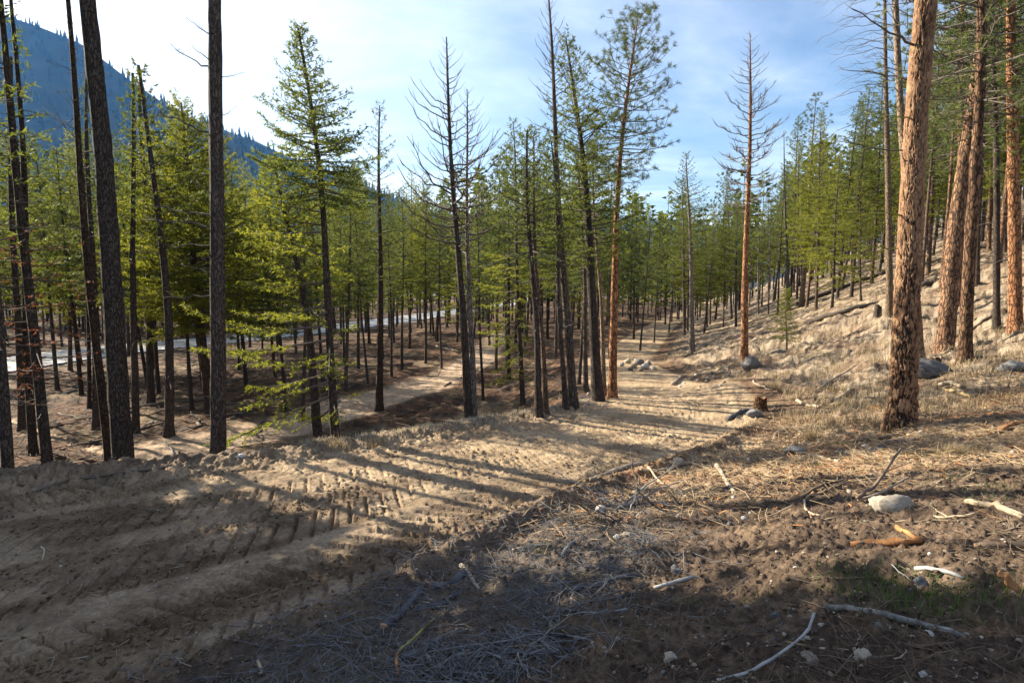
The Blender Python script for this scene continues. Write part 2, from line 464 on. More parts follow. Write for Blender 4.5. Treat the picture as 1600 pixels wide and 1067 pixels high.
def ground_colour(x, y, s, t, hw, dl, dr, ht, pn):
    n = len(x)
    big = fbm(x, y, 3.5, 3, 201); med = fbm(x, y, 0.7, 3, 205, 0.6); fin = fbm(x, y, 0.12, 3, 209, 0.65)
    # forest floor: red-brown needles, darker humus, straw patches
    col = lerp(C(.045, .030, .020), C(.12, .064, .036), smooth(-0.35, 0.35, med + 0.5 * fin))
    col = lerp(col, C(.22, .165, .10), smooth(0.10, 0.6, big + 0.5 * med) * 0.6)
    # hillside: straw-coloured dead grass with brown litter between
    hcol = lerp(C(.095, .069, .049), C(.26, .205, .142), smooth(-0.38, 0.22, med * 0.9 + 0.7 * fin + 0.08))
    hcol = lerp(hcol, C(.135, .085, .055), smooth(0.0, 0.5, fbm(x, y, 1.6, 3, 221, .6)) * 0.6)
    col = lerp(col, hcol, smooth(0.2, 2.0, dr))
    # torn litter belt around the pine
    lit = lerp(C(.12, .076, .048), C(.31, .228, .146), smooth(-0.35, 0.30, fin + 0.6 * med))
    lit = lerp(lit, C(.26, .115, .05), smooth(0.12, 0.5, fbm(x, y, 1.1, 2, 215)) * 0.6)
    belt = smooth(-0.1, 0.4, dr) * smooth(14, 10, y + 0.25 * x)
    col = lerp(col, lit, belt)
    # dark turned soil next to the camera
    soil = lerp(C(.074, .052, .037), C(.140, .098, .066), smooth(-0.35, 0.4, fin + 0.5 * med))
    soil = lerp(soil, C(.20, .14, .085), smooth(0.30, 0.65, med + 0.3 * big) * 0.4)
    dsoil = smooth(6.6, 5.0, y + 0.10 * x + 0.7 * big) * smooth(-0.15, 0.3, dr)
    col = lerp(col, soil, dsoil)
    # ash-grey slash strip by the road
    ash = smooth(0.9, 0.35, np.hypot((dr - 0.9) / 1.3, (s - 15.8) / 3.3) + 0.25 * med)
    col = lerp(col, C(.125, .108, .094), ash * 0.55)
    # dirt road: pale dry silt, damper and darker in the turned prints
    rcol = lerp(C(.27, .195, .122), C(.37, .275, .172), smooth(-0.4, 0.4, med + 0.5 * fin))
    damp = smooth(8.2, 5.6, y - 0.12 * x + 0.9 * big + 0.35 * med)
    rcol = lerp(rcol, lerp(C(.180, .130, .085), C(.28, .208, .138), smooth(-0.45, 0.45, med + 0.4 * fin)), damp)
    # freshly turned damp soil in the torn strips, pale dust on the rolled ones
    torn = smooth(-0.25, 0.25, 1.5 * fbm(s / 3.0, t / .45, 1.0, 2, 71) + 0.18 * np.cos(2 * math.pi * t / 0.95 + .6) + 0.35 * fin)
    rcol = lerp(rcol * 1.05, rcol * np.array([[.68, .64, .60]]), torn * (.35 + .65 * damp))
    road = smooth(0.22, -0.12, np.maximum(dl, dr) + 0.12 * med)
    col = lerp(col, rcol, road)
    # berm: loose grey-brown spoil
    bm = np.exp(-((dl - 0.35) / 0.65) ** 2) * smooth(18, 12, y)
    col = lerp(col, lerp(C(.12, .09, .065), C(.23, .175, .12), smooth(-.3, .4, fin + .4 * med)), bm * 0.8)
    # lower path
    pl = smooth(1.2, 0.8, np.abs(pn) + 0.25 * med) * smooth(0.5, 1.6, dl) * smooth(62, 52, y)
    col = lerp(col, lerp(C(.32, .225, .150), C(.44, .325, .22), smooth(-.4, .4, med + fin)), pl)
    # gravel verge of the highway
    col = lerp(col, C(.27, .24, .20), smooth(5.6, 4.4, np.abs(ht)))
    return col, road, pl

def make_ground():
    NX, NY = 1000, 650
    yy = np.concatenate([np.linspace(-9, 1.7, 30, endpoint=False), np.exp(np.linspace(math.log(1.7), math.log(10), 425, endpoint=False)), np.exp(np.linspace(math.log(10), math.log(300), NY - 455))])
    u = np.linspace(-1, 1, NX)               # four fifths of the columns where detail shows, the rest fans out to the sides
    yc = np.maximum(yy, -1)[:, None]
    inner = np.clip(u / .82, -1, 1)[None] * (1.0 * yc + 1.7)
    outer = (np.sign(u) * np.maximum(np.abs(u) - .82, 0) / .18)[None] * (0.25 * yc + 5.5)
    X = (inner + outer).ravel()
    Y = np.repeat(yy, NX)
    mz, s, t, hw, dl, dr, ht, pn = macro(X, Y, True)
    Z = mz + micro(X, Y, s, t, hw, dl, dr, ht, pn)
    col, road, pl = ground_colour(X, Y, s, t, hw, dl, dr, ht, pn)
    V = np.stack([X, Y, Z], -1).astype(np.float32)
    i = np.arange(NY - 1)[:, None] * NX; j = np.arange(NX - 1)[None]
    Q = np.stack([i + j, i + j + 1, i + NX + j + 1, i + NX + j], -1).reshape(-1, 4)
    qroad = road[Q].mean(1) > 0.5; qpath = pl[Q].mean(1) > 0.5; qhill = dr[Q].mean(1) > 0.1
    which = np.where(qroad, 0, np.where(qpath, 1, np.where(qhill, 2, 3)))
    # vertex normals of the whole field, so that the seams between the cut sheets do not show
    for k, name in enumerate(['dirt_road', 'dirt_path', 'hillside', 'ground']):
        q = Q[which == k]
        used, inv = np.unique(q, return_inverse=True)
        a = Acc(); a.add(V[used], inv.reshape(-1, 4))
        o = a.build(name, M_GROUND)
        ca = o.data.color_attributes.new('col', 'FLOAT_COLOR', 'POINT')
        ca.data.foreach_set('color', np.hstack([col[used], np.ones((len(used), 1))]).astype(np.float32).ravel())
        tag(o, kind='structure')
    # outer valley floor to the horizon
    a = Acc()
    n = 40
    gx = np.linspace(-2600, 1900, n); gy = np.linspace(-250, 3200, n)
    xx, yv = np.meshgrid(gx, gy); zz = np.full_like(xx, -5.5)
    ii = np.arange(n - 1)[:, None] * n; jj = np.arange(n - 1)[None]
    a.add(np.stack([xx, yv, zz], -1), np.stack([ii + jj, ii + jj + 1, ii + n + jj + 1, ii + n + jj], -1).reshape(-1, 4))
    o = a.build('valley_floor', simple('valley_floor', (.05, .05, .03), (.09, .08, .05), scale=0.02, bump=0.0))
    tag(o, kind='structure')
make_ground()

# ------------------------------------------------------------------ highway
def make_highway():
    m, nt, out = new_mat('old_asphalt')
    tc = N(nt, 'ShaderNodeTexCoord')
    n1 = N(nt, 'ShaderNodeTexNoise', {'Vector': tc.outputs['Object'], 'Scale': 1.2, 'Detail': 6.0})
    col = ramp(nt, n1.outputs['Fac'], [(0.3, (.28, .28, .285)), (0.7, (.37, .37, .37))])
    b = N(nt, 'ShaderNodeBsdfPrincipled', {'Base Color': col, 'Roughness': 0.42})
    nt.links.new(b.outputs[0], out.inputs['Surface'])
    white = simple('road_paint', (.7, .7, .68), (.8, .8, .78), bump=0.0)
    yel = simple('yellow_paint', (.6, .42, .06), (.7, .5, .1), bump=0.0)
    def strip(name, off, w, z, mat, parent=None):
        c = HIGHWAY.c[::8]; t = HIGHWAY.t[::8]
        nrm = np.stack([t[:, 1], -t[:, 0]], -1)
        L = c[:, :2] + nrm * (off - w / 2); Rr = c[:, :2] + nrm * (off + w / 2)
        zz = c[:, 3] + z
        v = np.concatenate([np.column_stack([L, zz]), np.column_stack([Rr, zz])])
        n = len(c); i = np.arange(n - 1)
        a = Acc(); a.add(v, np.stack([i, n + i, n + i + 1, i + 1], -1))
        return a.build(name, mat, parent)
    h = strip('highway', 0, 7.2, 0.10, m); tag(h, kind='structure')
    strip('edge_line', -3.3, 0.15, 0.104, white, h); strip('edge_line', 3.3, 0.15, 0.104, white, h)
    strip('centre_line', 0, 0.2, 0.104, yel, h)
make_highway()

# ------------------------------------------------------------------ the far mountain with its forest, and the haze between
def far_ridge(name, sil, y0, y1, foot, seed, trees, tree_name, label):
    """a mountain side: crest through the photograph's skyline, falling towards the valley"""
    rng = np.random.default_rng(seed)
    sil = np.array([on_plane(px, py, y0) for px, py in sil])
    n = 150; m = 46
    xs = np.linspace(sil[0, 0], sil[-1, 0], n)
    crest = np.interp(xs, sil[:, 0], sil[:, 2])
    v = np.linspace(0, 1, m)
    XX = np.repeat(xs[None], m, 0); VV = np.repeat(v[:, None], n, 1)
    YY = y0 + (y1 - y0) * VV
    def zfun(x, y):
        w = np.clip((y - y0) / (y1 - y0), 0, 1)
        cr = np.interp(x, sil[:, 0], sil[:, 2])
        return foot + (cr - foot) * (1 - w) ** 1.15 + (0.07 * np.abs(cr - foot) * w * (1 - w) * 4) * fbm(x, y, 260, 3, seed)
    ZZ = zfun(XX.ravel(), YY.ravel()).reshape(XX.shape)
    # far side of the crest
    back = np.stack([xs, np.full(n, y0 + 500), np.full(n, foot)], -1)[None]
    V = np.concatenate([back, np.stack([XX, YY, ZZ], -1)], 0)
    i = np.arange(m)[:, None] * n; j = np.arange(n - 1)[None]
    a = Acc(); a.add(V, np.stack([i + j, i + n + j, i + n + j + 1, i + j + 1], -1).reshape(-1, 4))
    o = a.build(name, simple(name, (.035, .045, .022), (.07, .07, .04), scale=0.02, bump=0.0))
    tag(o, kind='structure')
    # conifers: two stacked ragged cones each, all in one mesh
    tx = rng.uniform(sil[0, 0], sil[-1, 0], trees); tw = rng.random(trees) ** 1.3
    ty = y0 + (y1 - y0) * tw
    tz = zfun(tx, ty)
    H = rng.uniform(13, 27, trees); W = H * rng.uniform(.13, .2, trees)
    k = 6; ang = np.arange(k) * 2 * math.pi / k
    parts = []
    for (zb, zt, wf) in ((0.05, 0.62, 1.0), (0.38, 1.0, 0.66)):
        rr = W[:, None] * wf * rng.uniform(.65, 1.25, (trees, k))
        rot = ang[None] + rng.uniform(0, 6, trees)[:, None]
        ring = np.stack([tx[:, None] + rr * np.cos(rot), ty[:, None] + rr * np.sin(rot), tz[:, None] + H[:, None] * (zb + rng.uniform(-.05, .05, (trees, k)))], -1)
        tip = np.stack([tx, ty, tz + H * zt], -1)[:, None]
        parts.append(np.concatenate([ring, tip], 1))
    a = Acc()
    jj = np.arange(k)
    for pv in parts:
        base = np.arange(trees)[:, None] * (k + 1)
        f = np.stack([base + jj, base + (jj + 1) % k, np.broadcast_to(base + k, (trees, k))], -1).reshape(-1, 3)
        a.add(pv.reshape(-1, 3), f)
    t = a.build(tree_name, simple('far_conifers', (.028, .042, .02), (.05, .065, .03), scale=0.03, bump=0.0), smooth_shade=False)
    tag(t, label, 'forest', kind='stuff')

far_ridge('mountain', [(-1300, 60), (-900, 0), (-500, -30), (-200, -20), (-90, 5), (0, 22), (60, 42), (130, 70), (200, 124), (250, 158), (300, 186), (350, 203), (400, 221), (450, 245), (540, 276), (620, 312), (700, 340), (780, 372), (860, 420)],
          1500, 640, -6, 3, 6500, 'mountain_forest', 'dense conifer forest covering the steep hazy blue mountain slope')
far_ridge('far_hill', [(300, 425), (560, 352), (700, 335), (800, 330), (900, 332), (1000, 342), (1150, 356), (1400, 362), (1900, 360)],
          2300, 1750, -6, 9, 1500, 'far_hill_forest', 'low forested ridge closing the valley in the far haze')

def make_haze():
    m, nt, out = new_mat('haze_air')
    v = N(nt, 'ShaderNodeVolumePrincipled')
    v.inputs['Color'].default_value = (0.10, 0.37, 1.0, 1)
    v.inputs['Absorption Color'].default_value = (1, 1, 1, 1)
    v.inputs['Density'].default_value = 0.00007
    v.inputs['Anisotropy'].default_value = 0.2
    nt.links.new(v.outputs[0], out.inputs['Volume'])
    lo = np.array([-2700.0, -300.0, -8.0]); hi = np.array([2600.0, 3300.0, 840.0])
    v8 = [(x, y, z) for z in (lo[2], hi[2]) for y in (lo[1], hi[1]) for x in (lo[0], hi[0])]
    a = Acc(); a.add(v8, [(0, 2, 3, 1), (4, 5, 7, 6), (0, 1, 5, 4), (2, 6, 7, 3), (0, 4, 6, 2), (1, 3, 7, 5)])
    tag(a.build('haze', m, smooth_shade=False), 'thin blue haze filling the valley air', 'haze', kind='stuff')
make_haze()

# ------------------------------------------------------------------ tree materials
def bark_material(name, plate_a, plate_b, crack, cells, zst, bump=1.0, lichen=0.0, edge=(0.02, 0.16), dist=0.03, vary=0.3):
    m, nt, out = new_mat(name)
    tc = N(nt, 'ShaderNodeTexCoord'); oi = N(nt, 'ShaderNodeObjectInfo')
    st = N(nt, 'ShaderNodeVectorMath', {0: tc.outputs['Object']}, operation='MULTIPLY'); st.inputs[1].default_value = (1, 1, zst)
    wob = N(nt, 'ShaderNodeTexNoise', {'Vector': st.outputs[0], 'Scale': cells * 0.8, 'Detail': 3.0})
    ws = N(nt, 'ShaderNodeVectorMath', {0: wob.outputs['Color']}, operation='SCALE'); ws.inputs['Scale'].default_value = 1.5 / cells
    ad = N(nt, 'ShaderNodeVectorMath', {0: st.outputs[0], 1: ws.outputs[0]}, operation='ADD')
    vo = N(nt, 'ShaderNodeTexVoronoi', {'Vector': ad.outputs[0], 'Scale': cells}, feature='DISTANCE_TO_EDGE')
    vc = N(nt, 'ShaderNodeTexVoronoi', {'Vector': ad.outputs[0], 'Scale': cells})
    sep = N(nt, 'ShaderNodeSeparateColor', {0: vc.outputs['Color']})
    n1 = N(nt, 'ShaderNodeTexNoise', {'Vector': tc.outputs['Object'], 'Scale': cells * 4, 'Detail': 5.0, 'Roughness': 0.7})
    s = N(nt, 'ShaderNodeMath', {0: sep.outputs[0], 1: 0.6, 2: n1.outputs['Fac']}, operation='MULTIPLY_ADD')
    s2 = N(nt, 'ShaderNodeMapRange', {'Value': s.outputs[0], 'From Min': 0.4, 'From Max': 1.1})
    pl = N(nt, 'ShaderNodeMixRGB', {'Fac': s2.outputs[0], 'Color1': c4(plate_a), 'Color2': c4(plate_b)})
    dn = N(nt, 'ShaderNodeMath', {0: n1.outputs['Fac'], 1: 0.30, 2: -0.15}, operation='MULTIPLY_ADD')
    ds = N(nt, 'ShaderNodeMath', {0: vo.outputs['Distance'], 1: dn.outputs[0]}, operation='ADD')
    ed = N(nt, 'ShaderNodeMapRange', {'Value': ds.outputs[0], 'From Min': edge[0], 'From Max': edge[1]})
    cr = N(nt, 'ShaderNodeMixRGB', {'Fac': ed.outputs[0], 'Color1': c4(crack), 'Color2': pl.outputs[0]})
    col = cr.outputs[0]
    if lichen:
        n3 = N(nt, 'ShaderNodeTexNoise', {'Vector': tc.outputs['Object'], 'Scale': 7.0, 'Detail': 7.0, 'Roughness': 0.75})
        lm = N(nt, 'ShaderNodeMapRange', {'Value': n3.outputs['Fac'], 'From Min': 0.62, 'From Max': 0.70, 'To Max': lichen})
        col = N(nt, 'ShaderNodeMixRGB', {'Fac': lm.outputs[0], 'Color1': col, 'Color2': (.24, .24, .21, 1)}).outputs[0]
    br = N(nt, 'ShaderNodeMapRange', {'Value': oi.outputs['Random'], 'To Min': 1 - vary, 'To Max': 1 + vary})
    mul = N(nt, 'ShaderNodeVectorMath', {0: col}, operation='SCALE'); nt.links.new(br.outputs[0], mul.inputs['Scale'])
    h = N(nt, 'ShaderNodeMath', {0: n1.outputs['Fac'], 1: 0.35, 2: ed.outputs[0]}, operation='MULTIPLY_ADD')
    bp = N(nt, 'ShaderNodeBump', {'Height': h.outputs[0], 'Strength': bump, 'Distance': dist})
    b = N(nt, 'ShaderNodeBsdfPrincipled', {'Base Color': mul.outputs[0], 'Roughness': 0.92, 'Normal': bp.outputs[0]})
    b.inputs['Specular IOR Level'].default_value = 0.15
    nt.links.new(b.outputs[0], out.inputs['Surface'])
    return m

B_PINE = bark_material('pine_bark', (.13, .070, .042), (.27, .155, .088), (.032, .024, .018), 15.0, 0.28, dist=0.018, lichen=0.25)
B_ORANGE = bark_material('orange_bark', (.22, .095, .045), (.36, .18, .085), (.05, .028, .018), 16.0, 0.30, dist=0.012)
B_DARK = bark_material('fir_bark', (.060, .046, .038), (.125, .098, .080), (.028, .022, .018), 36.0, 0.25, dist=0.010, lichen=0.7)
B_BROWN = bark_material('brown_bark', (.075, .048, .034), (.15, .10, .070), (.030, .022, .016), 32.0, 0.25, dist=0.010, lichen=0.3)
B_GREY = bark_material('dead_bark', (.12, .10, .085), (.23, .20, .17), (.045, .036, .03), 26.0, 0.22, dist=0.008, lichen=0.4)
B_TAN = bark_material('tan_bark', (.17, .12, .08), (.27, .20, .13), (.06, .04, .03), 24.0, 0.25, dist=0.008)
M_TWIG = simple('dead_twigs', (.075, .062, .052), (.15, .125, .10), scale=12, bump=0.2)
M_TWIGL = simple('pale_twigs', (.17, .145, .115), (.27, .235, .19), scale=12, bump=0.2)
M_WOOD = simple('cut_wood', (.34, .19, .085), (.50, .31, .15), scale=20, stretch=(1, 1, 0.2), bump=0.3)

def needle_material(name, a, b_, trans, tr_col, vary=0.22):
    m, nt, out = new_mat(name)
    tc = N(nt, 'ShaderNodeTexCoord'); oi = N(nt, 'ShaderNodeObjectInfo'); ge = N(nt, 'ShaderNodeNewGeometry')
    n1 = N(nt, 'ShaderNodeTexNoise', {'Vector': tc.outputs['Object'], 'Scale': 1.6, 'Detail': 3.0})
    mx = N(nt, 'ShaderNodeMath', {0: ge.outputs['Random Per Island'], 1: 0.55, 2: n1.outputs['Fac']}, operation='MULTIPLY_ADD')
    f = N(nt, 'ShaderNodeMapRange', {'Value': mx.outputs[0], 'From Min': 0.35, 'From Max': 1.15})
    col = N(nt, 'ShaderNodeMixRGB', {'Fac': f.outputs[0], 'Color1': c4(a), 'Color2': c4(b_)})
    br = N(nt, 'ShaderNodeMapRange', {'Value': oi.outputs['Random'], 'To Min': 1 - vary, 'To Max': 1 + vary})
    mul = N(nt, 'ShaderNodeVectorMath', {0: col.outputs[0]}, operation='SCALE'); nt.links.new(br.outputs[0], mul.inputs['Scale'])
    d = N(nt, 'ShaderNodeBsdfPrincipled', {'Base Color': mul.outputs[0], 'Roughness': 0.65})
    d.inputs['Specular IOR Level'].default_value = 0.10
    tcol = N(nt, 'ShaderNodeMixRGB', {'Fac': 1.0, 'Color1': mul.outputs[0], 'Color2': c4(tr_col)}, blend_type='MULTIPLY')
    t = N(nt, 'ShaderNodeBsdfTranslucent', {'Color': tcol.outputs[0]})
    mix = N(nt, 'ShaderNodeMixShader', {0: trans, 1: d.outputs[0], 2: t.outputs[0]})
    nt.links.new(mix.outputs[0], out.inputs['Surface'])
    return m
F_FIR = needle_material('fir_needles', (.050, .074, .022), (.112, .134, .036), 0.43, (1.8, 1.65, 0.75))
F_LIT = needle_material('light_fir_needles', (.085, .106, .022), (.160, .172, .040), 0.47, (1.85, 1.7, 0.7))
F_PINE = needle_material('pine_needles', (.052, .075, .030), (.11, .135, .050), 0.35, (1.7, 1.6, 0.8))
F_RED = needle_material('dead_needles', (.16, .055, .025), (.27, .12, .06), 0.35, (1.3, 1.0, 0.8))

# ------------------------------------------------------------------ tree building
UP = np.array([0, 0, 1.0])
def unit(v): return v / (np.linalg.norm(v, axis=-1, keepdims=True) + 1e-9)

def needles_on(acc, P, D, L, per, nl, nw, rng, mat=0, spread=0.9, start=0.0):
    """flat little triangles along twigs: P start, D unit direction, L length (arrays)"""
    n = len(P)
    if n == 0: return
    cnt = np.maximum(2, (L * per).astype(int)); idx = np.repeat(np.arange(n), cnt)
    u = start + (1 - start) * rng.random(len(idx))
    base = P[idx] + D[idx] * (L[idx] * u)[:, None]
    r = rng.normal(size=(len(idx), 3)); r -= (r * D[idx]).sum(1, keepdims=True) * D[idx]
    nd = unit(D[idx] * rng.uniform(0.25, 0.9, (len(idx), 1)) + unit(r) * spread * np.array([1, 1, 0.75]))
    side = unit(np.cross(nd, rng.normal(size=nd.shape)))
    ln = nl * rng.uniform(0.65, 1.25, len(idx)); wd = nw * rng.uniform(0.7, 1.2, len(idx))
    v = np.stack([base - side * (wd / 2)[:, None], base + side * (wd / 2)[:, None], base + nd * ln[:, None]], 1).reshape(-1, 3)
    acc.add(v, np.arange(len(v)).reshape(-1, 3), mat)

class Trunk:
    def __init__(self, top, r0, r1, wob=0.0, seed=0, bend=None, flare=0.35):
        self.top = np.asarray(top, float); self.r0 = r0; self.r1 = r1; self.H = np.linalg.norm(top)
        self.wob = wob; self.seed = seed; self.flare = flare
        self.bend = np.zeros(3) if bend is None else np.asarray(bend, float)
    def at(self, t):
        t = np.asarray(t, float)
        w = self.wob * np.stack([np.sin(t * 7 + self.seed) - math.sin(self.seed), np.cos(t * 6 + self.seed * 2.1) - math.cos(self.seed * 2.1), t * 0], -1) * (t[..., None] ** .5)
        return t[..., None] * self.top + (4 * t * (1 - t))[..., None] * self.bend + w
    def rad(self, t):
        t = np.asarray(t, float)
        r = self.r1 + (self.r0 - self.r1) * (1 - t) ** 0.85
        return r * (1 + self.flare * np.exp(-t * self.H / 0.22))
    def mesh(self, acc, k=10, n=22, mat=0):
        t = np.concatenate([[-0.25 / self.H, 0, .1 / self.H, .25 / self.H, .5 / self.H], np.linspace(1.0 / self.H, 1, n)])
        tt = np.maximum(t, 0)
        p = self.at(tt); p[0, 2] -= 0.35
        r = self.rad(tt)
        rng = np.random.default_rng(int(self.seed * 1000) % 100000)
        rr = r[:, None] * (1 + 0.05 * rng.normal(size=(len(t), k)))
        v, q, tr = tube(p, rr, k)
        b = acc.n
        acc.add(v, q, mat); acc.f.append((tr + b).astype(np.int32)); acc.m.append(np.full(len(tr), mat, np.int32)); acc.v.append(np.zeros((0, 3), np.float32))

def bough_curve(p0, az, el, L, sag, tip, n=7):
    v = np.linspace(0, 1, n)
    h = np.array([math.cos(az), math.sin(az), 0])
    return p0 + h * (L * v * math.cos(el))[:, None] + UP * (L * (math.sin(el) * v - sag * v ** 2 + tip * v ** 3))[:, None]

def crown(acc, tr, t0, t1, prof, nb, kind, rng, per=26, nl=.09, nw=.026, dens=1.0, wood=1, fol=0, el=(0.0, 0.7), sag=0.25, gap=0.0, side=None, bare=0.25, lmin=0.3):
    """boughs with twigs and needles; prof(u) is the bough length at height fraction u of the crown"""
    PP, DD, LL = [], [], []
    us = (np.arange(nb) + rng.uniform(0, 1, nb)) / nb
    for i, u in enumerate(us):
        if rng.random() < gap: continue
        t = t0 + (t1 - t0) * u
        L = prof(u) * rng.uniform(0.62, 1.18)
        az = i * 2.39996 + rng.uniform(-.5, .5)
        if side is not None:
            L *= 1 + side[1] * math.cos(az - side[0])
        L = max(L, lmin * 0.5)
        e = el[0] + (el[1] - el[0]) * u + rng.uniform(-.18, .18)
        p0 = tr.at(t)
        c = bough_curve(p0, az, e, L, sag * (1 - 0.7 * u) * rng.uniform(.6, 1.3), 0.30 * rng.uniform(.4, 1.3))
        r = max(0.006, min(float(tr.rad(t)) * 0.35, 0.011 * L + 0.004))
        add_tube(acc, c, r * np.linspace(1, 0.25, len(c)), 4, wood)
        if kind == 'fir':
            nt = max(4, int(L / 0.11 * dens))
            v = np.clip(bare + (1 - bare) * (np.arange(nt) + rng.random(nt)) / nt, 0, 1)
            f = v * (len(c) - 1); k = np.minimum(f.astype(int), len(c) - 2); w = (f - k)[:, None]
            P = c[k] * (1 - w) + c[k + 1] * w; T = unit(c[k + 1] - c[k])
            sd = np.where(np.arange(nt) % 2, 1.0, -1.0)[:, None]
            lat = unit(np.cross(T, UP)) * sd
            D = unit(T * rng.uniform(.5, .9, (nt, 1)) + lat * rng.uniform(.6, 1.1, (nt, 1)) + UP * rng.uniform(-.35, .18, (nt, 1)))
            l = np.clip(L * 0.42 * (1.05 - 0.75 * v), 0.10, 0.75) * rng.uniform(.6, 1.25, nt)
            PP.append(P); DD.append(D); LL.append(l)
            # the tip
            PP.append(c[-2:-1]); DD.append(unit(c[-1:] - c[-2:-1])); LL.append(np.array([max(.12, L / 6)]))
        else:
            # pine: tufts towards the ends of short side shoots
            nt = max(2, int(L / 0.24 * dens))
            v = np.clip(0.38 + 0.62 * (np.arange(nt) + rng.random(nt)) / nt, 0, 1)
            f = v * (len(c) - 1); k = np.minimum(f.astype(int), len(c) - 2); w = (f - k)[:, None]
            P = c[k] * (1 - w) + c[k + 1] * w; T = unit(c[k + 1] - c[k])
            D = unit(T * rng.uniform(.4, 1, (nt, 1)) + rng.normal(size=(nt, 3)) * np.array([.6, .6, .35]) + UP * 0.30)
            l = L * 0.24 * rng.uniform(.5, 1.2, nt) + .05
            for a, d_, q in zip(P, D, l):
                add_tube(acc, np.array([a, a + d_ * q * .6, a + d_ * q + UP * .03 * q]), np.array([r * .45, r * .35, r * .25]), 3, wood)
            PP.append(P + D * (l * 0.8)[:, None]); DD.append(D); LL.append(np.full(nt, 0.10))
            PP.append(c[-1:]); DD.append(unit(c[-1:] - c[-2:-1])); LL.append(np.array([.12]))
    if not PP: return
    P = np.vstack(PP); D = np.vstack(DD); L = np.concatenate(LL)
    if kind == 'fir':
        needles_on(acc, P, D, L, per, nl, nw, rng, fol)
    else:
        needles_on(acc, P, D, L, per, nl, nw, rng, fol, spread=1.3)

def dead_branch(acc, p0, az, el, L, r, rng, sag=0.15, up=0.35, twigs=6, mat=0, k=5):
    c = bough_curve(np.zeros(3), az, el, L, sag, up, 8)
    c[1:-1] += rng.normal(size=(6, 3)) * 0.018 * L
    add_tube(acc, p0 + c, r * np.linspace(1, 0.22, 8) ** 1.0, k, mat)
    for j in range(twigs):
        v = rng.uniform(.3, .97); f = v * 7; q = min(int(f), 6)
        b = c[q] * (1 - (f - q)) + c[q + 1] * (f - q); T = unit(c[q + 1] - c[q])
        d = unit(T * 0.8 + np.cross(T, UP) * rng.choice([-1, 1]) * rng.uniform(.3, .9) + UP * rng.uniform(-.2, .55))
        l = L * rng.uniform(.12, .36) * (1.15 - v * .6)
        add_tube(acc, np.array([p0 + b, p0 + b + d * l * .5, p0 + b + d * l + UP * l * .14]), r * np.array([.42, .32, .15]) * (1.1 - .5 * v), 3, mat)

def stubs(acc, tr, t0, t1, n, rng, mat=1, lmax=0.7):
    for i in range(n):
        t = rng.uniform(t0, t1); az = rng.uniform(0, 6.28); L = rng.uniform(.12, lmax)
        dead_branch(acc, tr.at(t), az, rng.uniform(-.35, .3), L, 0.006 + 0.006 * L, rng, 0.2, .2, int(L * 5), mat, 4)

def cone(w, p=0.8, bot=0.35):
    """bough length profile: full near the bottom third, pointed above"""
    return lambda u: w * (min(1, bot + u * (1 - bot) / 0.22) if u < 0.22 else max(0.06, (1 - (u - 0.22) / 0.78)) ** p)
def oval(w):
    return lambda u: w * max(0.16, math.sin(math.pi * min(1, (0.12 + 0.86 * u))) ** 0.7)

TREES = []                                   # (x, y, r) of everything planted, for spacing
def plant(name, label, base, top, r0, r1, bark, seed, parts, cat='tree', wob=0.05, bend=None, k=10, n=22, group=None, trunk_fn=None):
    """one tree: Empty at the foot, trunk and whatever `parts` builds"""
    root = empty(name, base)
    tag(root, label, cat, group)
    tr = Trunk(np.asarray(top, float) - base, r0, r1, wob, seed, bend)
    a = Acc()
    (trunk_fn or tr.mesh)(a) if trunk_fn else tr.mesh(a, k, n)
    kid(root, a.build('trunk', bark, root))
    rng = np.random.default_rng(seed * 13 + 5)
    parts(root, tr, rng)
    TREES.append((base[0], base[1], r0))
    return root

def add_crown(mats, **kw):
    def f(root, tr, rng):
        a = Acc(); crown(a, tr, rng=rng, **kw)
        kid(root, a.build('crown', mats, root, smooth_shade=False))
    return f

def add_stubs(t0, t1, n, mat, lmax=0.7):
    def f(root, tr, rng):
        a = Acc(); stubs(a, tr, t0, t1, n, rng, 0, lmax)
        kid(root, tag(a.build('dead_twigs', mat, root), kind='stuff'))
    return f

def add_dead_limbs(lst, mat):
    """lst of (t, azimuth, elevation, length, radius, sag, up, twigs): every limb a part of its own"""
    def f(root, tr, rng):
        for (t, az, el, L, r, sag, up, tw) in lst:
            a = Acc(); p = tr.at(t)
            dead_branch(a, np.zeros(3), az, el, L, r, rng, sag, up, tw)
            o = a.build('branch', mat, root); o.location = p; kid(root, o)
    return f

def whorls(t0, t1, n, prof, el, sag, up, tw, rng, rmul=1.0, rbase=0.010):
    out = []
    for i in range(n):
        u = (i + rng.random()) / n; L = prof(u) * rng.uniform(.42, 1.22)
        if rng.random() < .12: continue
        out.append((t0 + (t1 - t0) * u, i * 2.39996 + rng.uniform(-.4, .4), el[0] + (el[1] - el[0]) * u + rng.uniform(-.1, .1), L, (rbase * .4 + rbase * L) * rmul, sag, up, int(tw * (0.4 + L))))
    return out

def both(*fs):
    def f(root, tr, rng):
        for g in fs: g(root, tr, rng)
    return f

def line(bpx, bpy, tpx, tpy, y=None, ext=1.0, leany=0.0):
    """foot and tip of a trunk seen between two photograph points; ext lengthens it past the second"""
    b = hit(bpx, bpy) if y is None else at_depth(bpx, y)
    t = on_plane(tpx, tpy, b[1] + leany)
    return b, b + (t - b) * ext
def wpx(w, b): return w * 0.5 * (b[1] / FPX)

